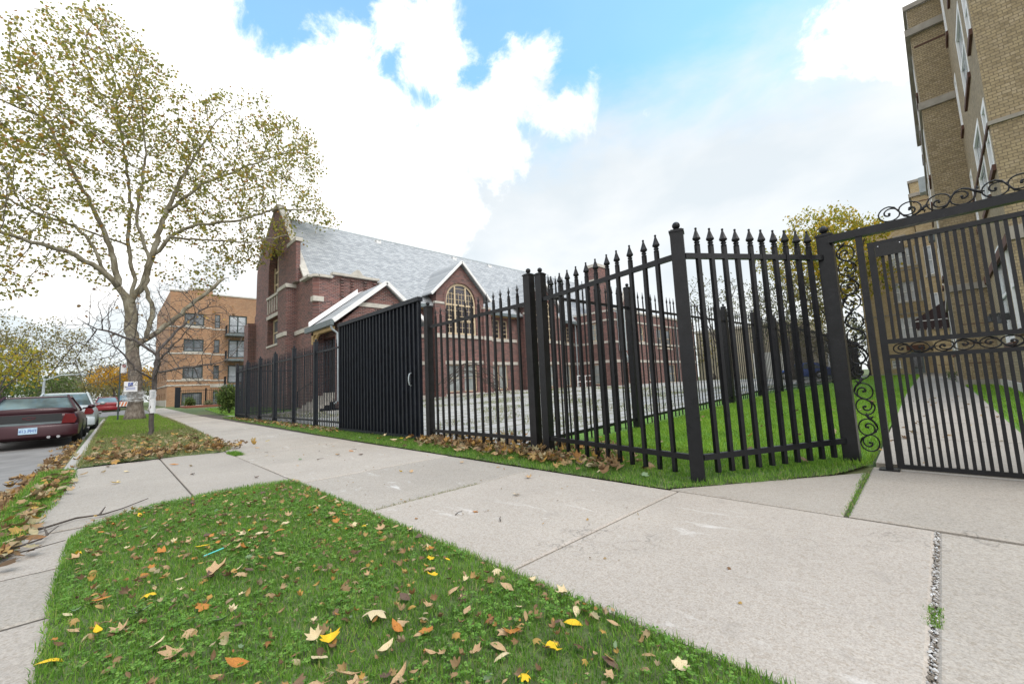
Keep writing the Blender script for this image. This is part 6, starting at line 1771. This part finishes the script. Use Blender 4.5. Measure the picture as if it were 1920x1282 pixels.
# ------------------------------------------------------------------ cars
def loft(mb, secs, closed_ring=True, m=0):
    b = len(mb.v); k = len(secs[0])
    for s_ in secs: mb.v += [tuple(p) for p in s_]
    for i in range(len(secs) - 1):
        for j in range(k):
            q = (j + 1) % k
            mb.f.append((b + i * k + j, b + i * k + q, b + (i + 1) * k + q, b + (i + 1) * k + j)); mb.m.append(m)
    mb.f.append(tuple(b + j for j in range(k - 1, -1, -1))); mb.m.append(m)
    e = b + (len(secs) - 1) * k
    mb.f.append(tuple(e + j for j in range(k))); mb.m.append(m)

def car(loc, label, paint, Lc=4.9, W=1.84, H=1.38, belt=0.93, spoiler=True, plate=None, rear_panel=True, group=None, emblem=False):
    """sedan in local coordinates, rear at y=0, nose at y=Lc, ground z=0"""
    t = thing('parked_car', (0, 0, 0), label, 'car', group)
    hw = W / 2
    st = [(0.00, 0.30, belt - 0.16, 0.86), (0.05, 0.24, belt - 0.06, 0.93), (0.20, 0.20, belt + 0.0, 0.97), (0.75, 0.18, belt + 0.02, 1.0), (1.6, 0.17, belt, 1.0), (2.6, 0.17, belt - 0.02, 1.0), (3.4, 0.17, belt - 0.04, 1.0), (4.1, 0.18, belt - 0.13, 0.98), (Lc - 0.30, 0.20, belt - 0.22, 0.92), (Lc - 0.06, 0.26, belt - 0.32, 0.80), (Lc, 0.34, belt - 0.40, 0.70)]
    mb = MB(); secs = []
    for y, zb, zt, w in st:
        w *= hw; hh = zt - zb
        ring = [(0, zb), (0.75 * w, zb), (0.93 * w, zb + 0.06 * hh), (0.985 * w, zb + 0.25 * hh), (1.0 * w, zb + 0.52 * hh), (0.985 * w, zb + 0.74 * hh), (0.93 * w, zb + 0.92 * hh), (0.80 * w, zt), (0.4 * w, zt + 0.015), (0, zt + 0.02)]
        ring = ring + [(-x, z) for x, z in reversed(ring[1:-1])]
        secs.append([(x, y, z) for x, z in ring])
    loft(mb, secs)
    body = mb.build('body', [paint, M['carblack']], t)
    md = body.modifiers.new('s', 'SUBSURF'); md.levels = 2; md.render_levels = 2
    cut = MB()
    for y in (1.02, Lc - 0.98):
        for sx in (-1, 1):
            n = 24; r = 0.355
            a = [(sx * (hw - 0.24), y + r * math.cos(2 * math.pi * k / n), 0.32 + r * math.sin(2 * math.pi * k / n)) for k in range(n)]
            b_ = [(sx * (hw + 0.2), q[1], q[2]) for q in a]
            if sx < 0: a, b_ = b_, a
            cut.add(a + b_, [tuple(range(n - 1, -1, -1)), tuple(range(n, 2 * n))] + [(k, (k + 1) % n, n + (k + 1) % n, n + k) for k in range(n)])
    co = cut.build('cutter', M['carblack'])
    bo = body.modifiers.new('b', 'BOOLEAN'); bo.object = co; bo.operation = 'DIFFERENCE'; bo.solver = 'EXACT'
    bpy.context.view_layer.update()
    dg = bpy.context.evaluated_depsgraph_get()
    me = bpy.data.meshes.new_from_object(body.evaluated_get(dg))
    body.modifiers.clear(); body.data = me
    bpy.data.objects.remove(co)
    smooth_by_angle(body, 35)
    # greenhouse: glass volume and a roof with pillars
    r0, r1, f1, f0 = 0.62, 1.42, 2.62, 3.45      # rear glass foot, roof rear, roof front, windscreen foot
    zb = belt - 0.03; zr = H - 0.035
    g = MB()
    wb, wt = hw * 0.90, hw * 0.66
    lo = [(-wb * 0.93, r0), (wb * 0.93, r0), (wb, r1 - 0.2), (wb, f1 + 0.2), (wb * 0.92, f0), (-wb * 0.92, f0), (-wb, f1 + 0.2), (-wb, r1 - 0.2)]
    hi = [(-wt * 0.95, r1), (wt * 0.95, r1), (wt, r1 + 0.12), (wt, f1 - 0.15), (wt * 0.95, f1), (-wt * 0.95, f1), (-wt, f1 - 0.15), (-wt, r1 + 0.12)]
    g.add([(x, y, zb) for x, y in lo] + [(x, y, zr) for x, y in hi], [(k, (k + 1) % 8, 8 + (k + 1) % 8, 8 + k) for k in range(8)])
    g.build('window_glass', M['carglass'], t)
    rf = MB()
    rows_ = []
    for u, zz in ((1.05, zr - 0.02), (1.0, zr + 0.015), (0.75, zr + 0.04), (0.0, zr + 0.048)):
        rows_.append([(x * u if u < 1 else x * u, (y - (r1 + f1) / 2) * (u if u else 0) + (r1 + f1) / 2, zz) for x, y in hi])
    b0 = len(rf.v)
    for rw in rows_: rf.v += rw
    for i in range(3):
        for k in range(8): rf.f.append((i * 8 + k, i * 8 + (k + 1) % 8, (i + 1) * 8 + (k + 1) % 8, (i + 1) * 8 + k)); rf.m.append(0)
    ro = rf.build('roof', paint, t, True)
    pl_ = MB()
    for sx in (-1, 1):
        for (a, b_) in (((sx * wb * 0.95, r0 - 0.02, zb), (sx * wt * 0.97, r1, zr)), ((sx * wb * 0.93, f0 + 0.02, zb), (sx * wt * 0.97, f1, zr)), ((sx * wb, 2.25, zb), (sx * wt, 2.15, zr))):
            A, B = Vector(a), Vector(b_); pl_.bar(A, B, 0.09 if a[1] > 1 else 0.15, 0.05, 0, up=(sx, 0, 0.3))
    pl_.build('pillars', paint, t)
    # wheels
    for y in (1.02, Lc - 0.98):
        for sx in (-1, 1):
            w = MB(); c = sx * (hw - 0.105)
            prof = [(0.19, -0.10), (0.29, -0.10), (0.315, -0.07), (0.32, 0), (0.315, 0.07), (0.29, 0.10), (0.19, 0.10)]
            n = 22
            b0 = len(w.v)
            for r_, u in prof:
                for k in range(n): w.v.append((c + u, y + r_ * math.cos(6.2832 * k / n), 0.32 + r_ * math.sin(6.2832 * k / n)))
            for i in range(len(prof) - 1):
                for k in range(n): w.f.append((i * n + k, i * n + (k + 1) % n, (i + 1) * n + (k + 1) % n, (i + 1) * n + k)); w.m.append(0)
            wo = w.build('wheel', M['rubber'], t, True)
            q = MB()
            xo = c + sx * 0.07
            ringo = [(xo, y + 0.2 * math.cos(6.2832 * k / 20), 0.32 + 0.2 * math.sin(6.2832 * k / 20)) for k in range(20)]
            ctr = (xo + sx * 0.02, y, 0.32)
            q.add(ringo + [ctr], [(k, (k + 1) % 20, 20) for k in range(20)]); q.build('rim', M['rim'], wo)
    # rear details
    rp = lambda name, m_, x0, z0, x1, z1, y0=-0.012, y1=0.06: None
    if rear_panel:
        q = MB(); q.box(-hw * 0.60, -0.016, belt - 0.27, hw * 0.60, 0.05, belt - 0.075); q.build('trunk_panel', M['carblack'], t)
        q = MB(); q.box(-hw * 0.66, -0.020, belt - 0.33, hw * 0.66, 0.05, belt - 0.275); q.build('reflector_strip', M['greygreen'], t)
    for sx in (-1, 1):
        q = MB()
        pts_ = [(0.60, belt - 0.33), (0.86, belt - 0.33), (0.90, belt - 0.24), (0.84, belt - 0.10), (0.66, belt - 0.09)]
        fr_ = [(sx * hw * a, -0.028 + 0.10 * max(0, a - 0.62) ** 1.5, b_) for a, b_ in pts_]; bk = [(x, 0.16, z) for x, y, z in fr_]
        k = len(pts_)
        q.add(fr_ + bk, [tuple(range(k)) if sx > 0 else tuple(range(k - 1, -1, -1))] + [(i, (i + 1) % k, k + (i + 1) % k, k + i) for i in range(k)])
        q.build('tail_light', M['lightred'], t)
        q = MB(); q.sphere((sx * (hw + 0.10), 3.05, belt + 0.06), 0.09, 10, 0, 0.75); q.bar((sx * (hw - 0.1), 3.05, belt), (sx * (hw + 0.06), 3.05, belt + 0.04), 0.05)
        q.build('mirror', paint, t, True)
    q = MB()
    ring = [(-hw * 0.93, 0.02), (-hw * 0.75, -0.055), (0, -0.085), (hw * 0.75, -0.055), (hw * 0.93, 0.02), (hw * 0.95, 0.25), (-hw * 0.95, 0.25)]
    q.add([(x, y, 0.30) for x, y in ring] + [(x, y, 0.54) for x, y in ring] + [(x * 0.98, y + 0.05, 0.60) for x, y in ring],
          [tuple(range(6, -1, -1)), tuple(range(14, 21))] + [(i, (i + 1) % 7, 7 + (i + 1) % 7, 7 + i) for i in range(7)] + [(7 + i, 7 + (i + 1) % 7, 14 + (i + 1) % 7, 14 + i) for i in range(7)])
    bp = q.build('rear_bumper', paint, t, True); smooth_by_angle(bp, 50)
    if spoiler:
        q = MB()
        pts_ = [(-hw * 0.88, 0.12, belt + 0.0), (-hw * 0.80, 0.06, belt + 0.055), (-hw * 0.4, 0.03, belt + 0.075), (0, 0.02, belt + 0.08), (hw * 0.4, 0.03, belt + 0.075), (hw * 0.80, 0.06, belt + 0.055), (hw * 0.88, 0.12, belt + 0.0)]
        q.add([(x, y, z) for x, y, z in pts_] + [(x, y + 0.24, z + 0.005) for x, y, z in pts_] + [(x, y + 0.03, belt - 0.05) for x, y, z in pts_],
              [(i, i + 1, 8 + i, 7 + i) for i in range(6)] + [(i, 14 + i, 15 + i, i + 1) for i in range(6)])
        sp_ = q.build('spoiler', paint, t, True)
    if emblem:
        q = MB()
        bow = [(-0.11, 0.018), (-0.045, 0.018), (-0.045, 0.03), (0.045, 0.03), (0.045, 0.018), (0.11, 0.018), (0.095, -0.018), (0.045, -0.018), (0.045, -0.03), (-0.045, -0.03), (-0.045, -0.018), (-0.095, -0.018)]
        q.tube([(x, -0.02, belt - 0.165 + z) for x, z in bow + bow[:1]], 0.006, 5); q.build('emblem', M['lightred'], t)
        q = MB()
        for sx in (0.35, 0.52): q.tube([(sx, -0.03, 0.27), (sx, 0.25, 0.27)], 0.035, 10)
        q.build('exhaust_pipe', M['chrome'], t)
    if plate:
        q = MB(); q.box(-0.155, -0.100, 0.38, 0.155, -0.086, 0.535); po = q.build('licence_plate', M['plateblue'], t)
        fc = bpy.data.curves.new('txt', 'FONT'); fc.body = plate; fc.size = 0.105; fc.align_x = 'CENTER'; fc.extrude = 0.001
        fo = bpy.data.objects.new('txt', fc); COL.objects.link(fo)
        bpy.context.view_layer.update()
        tm = bpy.data.meshes.new_from_object(fo.evaluated_get(bpy.context.evaluated_depsgraph_get()))
        bpy.data.objects.remove(fo)
        tm.materials.clear(); tm.materials.append(M['signblue'])
        to = bpy.data.objects.new('plate_number', tm); COL.objects.link(to); to.parent = po
        to.rotation_euler = (math.pi / 2, 0, 0); to.location = (0, -0.103, 0.415); to.scale = (0.78, 1, 1)
    t.location = loc
    return t
M['carglass'] = mat_glass('car_glass', (0.11, 0.15, 0.155), 0.05, 0.5)  # pale cyan base brightens the glass in place of reflected sky
M['plateblue'] = plain('plate_pale_blue', (0.42, 0.58, 0.72), 0.5, 0, 0.15, 14)
M['paint_maroon'] = mat_paint('maroon_paint', (0.036, 0.007, 0.012))
M['paint_silver'] = mat_paint('silver_paint', (0.40, 0.44, 0.46))
M['paint_red'] = mat_paint('red_paint', (0.17, 0.007, 0.012))
M['paint_dark'] = mat_paint('charcoal_paint', (0.03, 0.03, 0.035))
M['paint_white'] = mat_paint('white_paint', (0.7, 0.7, 0.7))
M['paint_blue'] = mat_paint('blue_paint', (0.05, 0.12, 0.45))
road = lambda y: -0.125 + gz(0, y)
car((-1.44, 16.1, road(16)), 'maroon sedan with black trunk panel and rear spoiler parked nearest at the kerb', M['paint_maroon'], 5.0, 1.86, 1.33, 0.93, True, '413 PMT', True, None, True)
car((-1.24, 22.4, road(22)), 'silver sedan parked just ahead of the maroon car', M['paint_silver'], 4.8, 1.86, 1.53, 1.02, False, None, False)
car((-0.15, 52.0, road(52) + 0.02), 'small red sedan seen from behind at the crossing', M['paint_red'], 4.5, 1.8, 1.42, 0.93, False, None, False)
car((1.3, 58.5, gz(0, 58)), 'charcoal car half hidden behind the sign post', M['paint_dark'], 4.6, 1.8, 1.5, 0.95, False, None, False)
car((2.0, 70.0, gz(0, 70)), 'white car far down the street beside the plane trunk', M['paint_white'], 4.8, 1.9, 1.7, 1.0, False, None, False)
car((45.0, 6.4, gz(45, 6)), 'blue car parked behind the far end of the lawn fence', M['paint_blue'], 4.6, 1.8, 1.42, 0.93, False, None, False)

# ------------------------------------------------------------------ small things down the street
bc = thing('barricade', (1.0, 48, 0.1), 'orange and white striped road barricade behind the tree', 'barricade')
mb = MB()
for k in range(6): mb.add([(0.5 + 0.2 * k, 47.98, 0.65), (0.6 + 0.2 * k, 47.98, 0.65), (0.7 + 0.2 * k, 47.98, 1.0), (0.6 + 0.2 * k, 47.98, 1.0)], [(0, 1, 2, 3)])
mb.build('stripes', M['orange'], bc)
mb = MB(); mb.box(0.45, 48.0, 0.62, 1.85, 48.05, 1.02); mb.build('board', M['white'], bc)
for x in (0.55, 1.7):
    mb = MB(); mb.bar((x, 47.7, 0.1), (x, 48.1, 1.1), 0.06); mb.bar((x, 48.4, 0.1), (x, 48.1, 1.1), 0.06); mb.build('leg', M['white'], bc)
lp = thing('lime_panel', (1.35, 49, 0.1), 'lime yellow panel on a post by the striped barricade', 'sign')  # panel stands in for a lime shape of unknown kind
mb = MB(); mb.box(1.15, 48.98, 1.1, 1.55, 49.02, 1.75); mb.build('panel', M['lime'], lp)
mb = MB(); mb.box(1.32, 48.98, 0.1, 1.38, 49.02, 1.1); mb.build('post', M['galv'], lp)
def lamp(x, y, h, arm, label):
    t = thing('street_lamp', (x, y, gz(x, y)), label, 'street lamp', 'street lamps on the far side of the road')
    mb = MB(); mb.tube([(x, y, 0), (x, y, h)], [0.14, 0.09], 8); mb.build('pole', M['galv'], t)
    mb = MB(); mb.tube([(x, y, h - 0.2), (x + arm * 0.5, y, h + 0.3), (x + arm, y, h + 0.35)], 0.05, 6); mb.build('arm', M['galv'], t)
    mb = MB(); mb.box(x + arm - 0.1, y - 0.12, h + 0.27, x + arm + 0.6, y + 0.12, h + 0.42); mb.build('lamp_head', M['galv'], t)
lamp(-4.6, 60, 3.6, 2.2, 'pale street lamp with a long arm above the silver car')
lamp(-8.0, 58, 3.2, -0.8, 'pale lamp pole left of the silver car')
lamp(-10.0, 48, 3.4, -1.0, 'thick pale pole beside the yellow tree')
# houses and garage in the distance
def hut(name, x0, y0, x1, y1, h, wall_m, label, roof_m, face='x'):
    t = thing(name, ((x0 + x1) / 2, (y0 + y1) / 2, 0.2), label, 'building')
    mb = MB(); mb.box(x0, y0, 0.0, x1, y1, h); mb.build('walls', wall_m, t)
    mb = MB(); mb.box(x0 - 0.2, y0 - 0.2, h, x1 + 0.2, y1 + 0.2, h + 0.35); mb.build('roof', roof_m, t)
    return t
t = hut('garage', 60, 11, 72, 24, 7.0, M['beige'], 'flat roofed beige building behind the end of the church yard', M['stone'])
mb = MB(); mb.box(59.95, 13, 0.3, 59.99, 17, 3.6); mb.build('garage_door', M['white'], t)
t = hut('house', -26, 60, -14, 74, 6.0, BR, 'dark brick house behind the yellow tree at the left edge', M['carblack'])
for k in range(3):
    mb = MB(); mb.box(-13.99, 62 + k * 4, 2.0, -13.95, 63.5 + k * 4, 3.8); mb.build('window', M['white'], t)
t = hut('house', -22, 84, -12, 100, 7.0, BR, 'brick house far down the left side of the street', M['carblack'])
for k in range(3):
    mb = MB(); mb.box(-11.99, 86 + k * 4, 2.0, -11.95, 87.5 + k * 4, 3.8); mb.build('window', M['white'], t)
print('objects', len(bpy.data.objects))
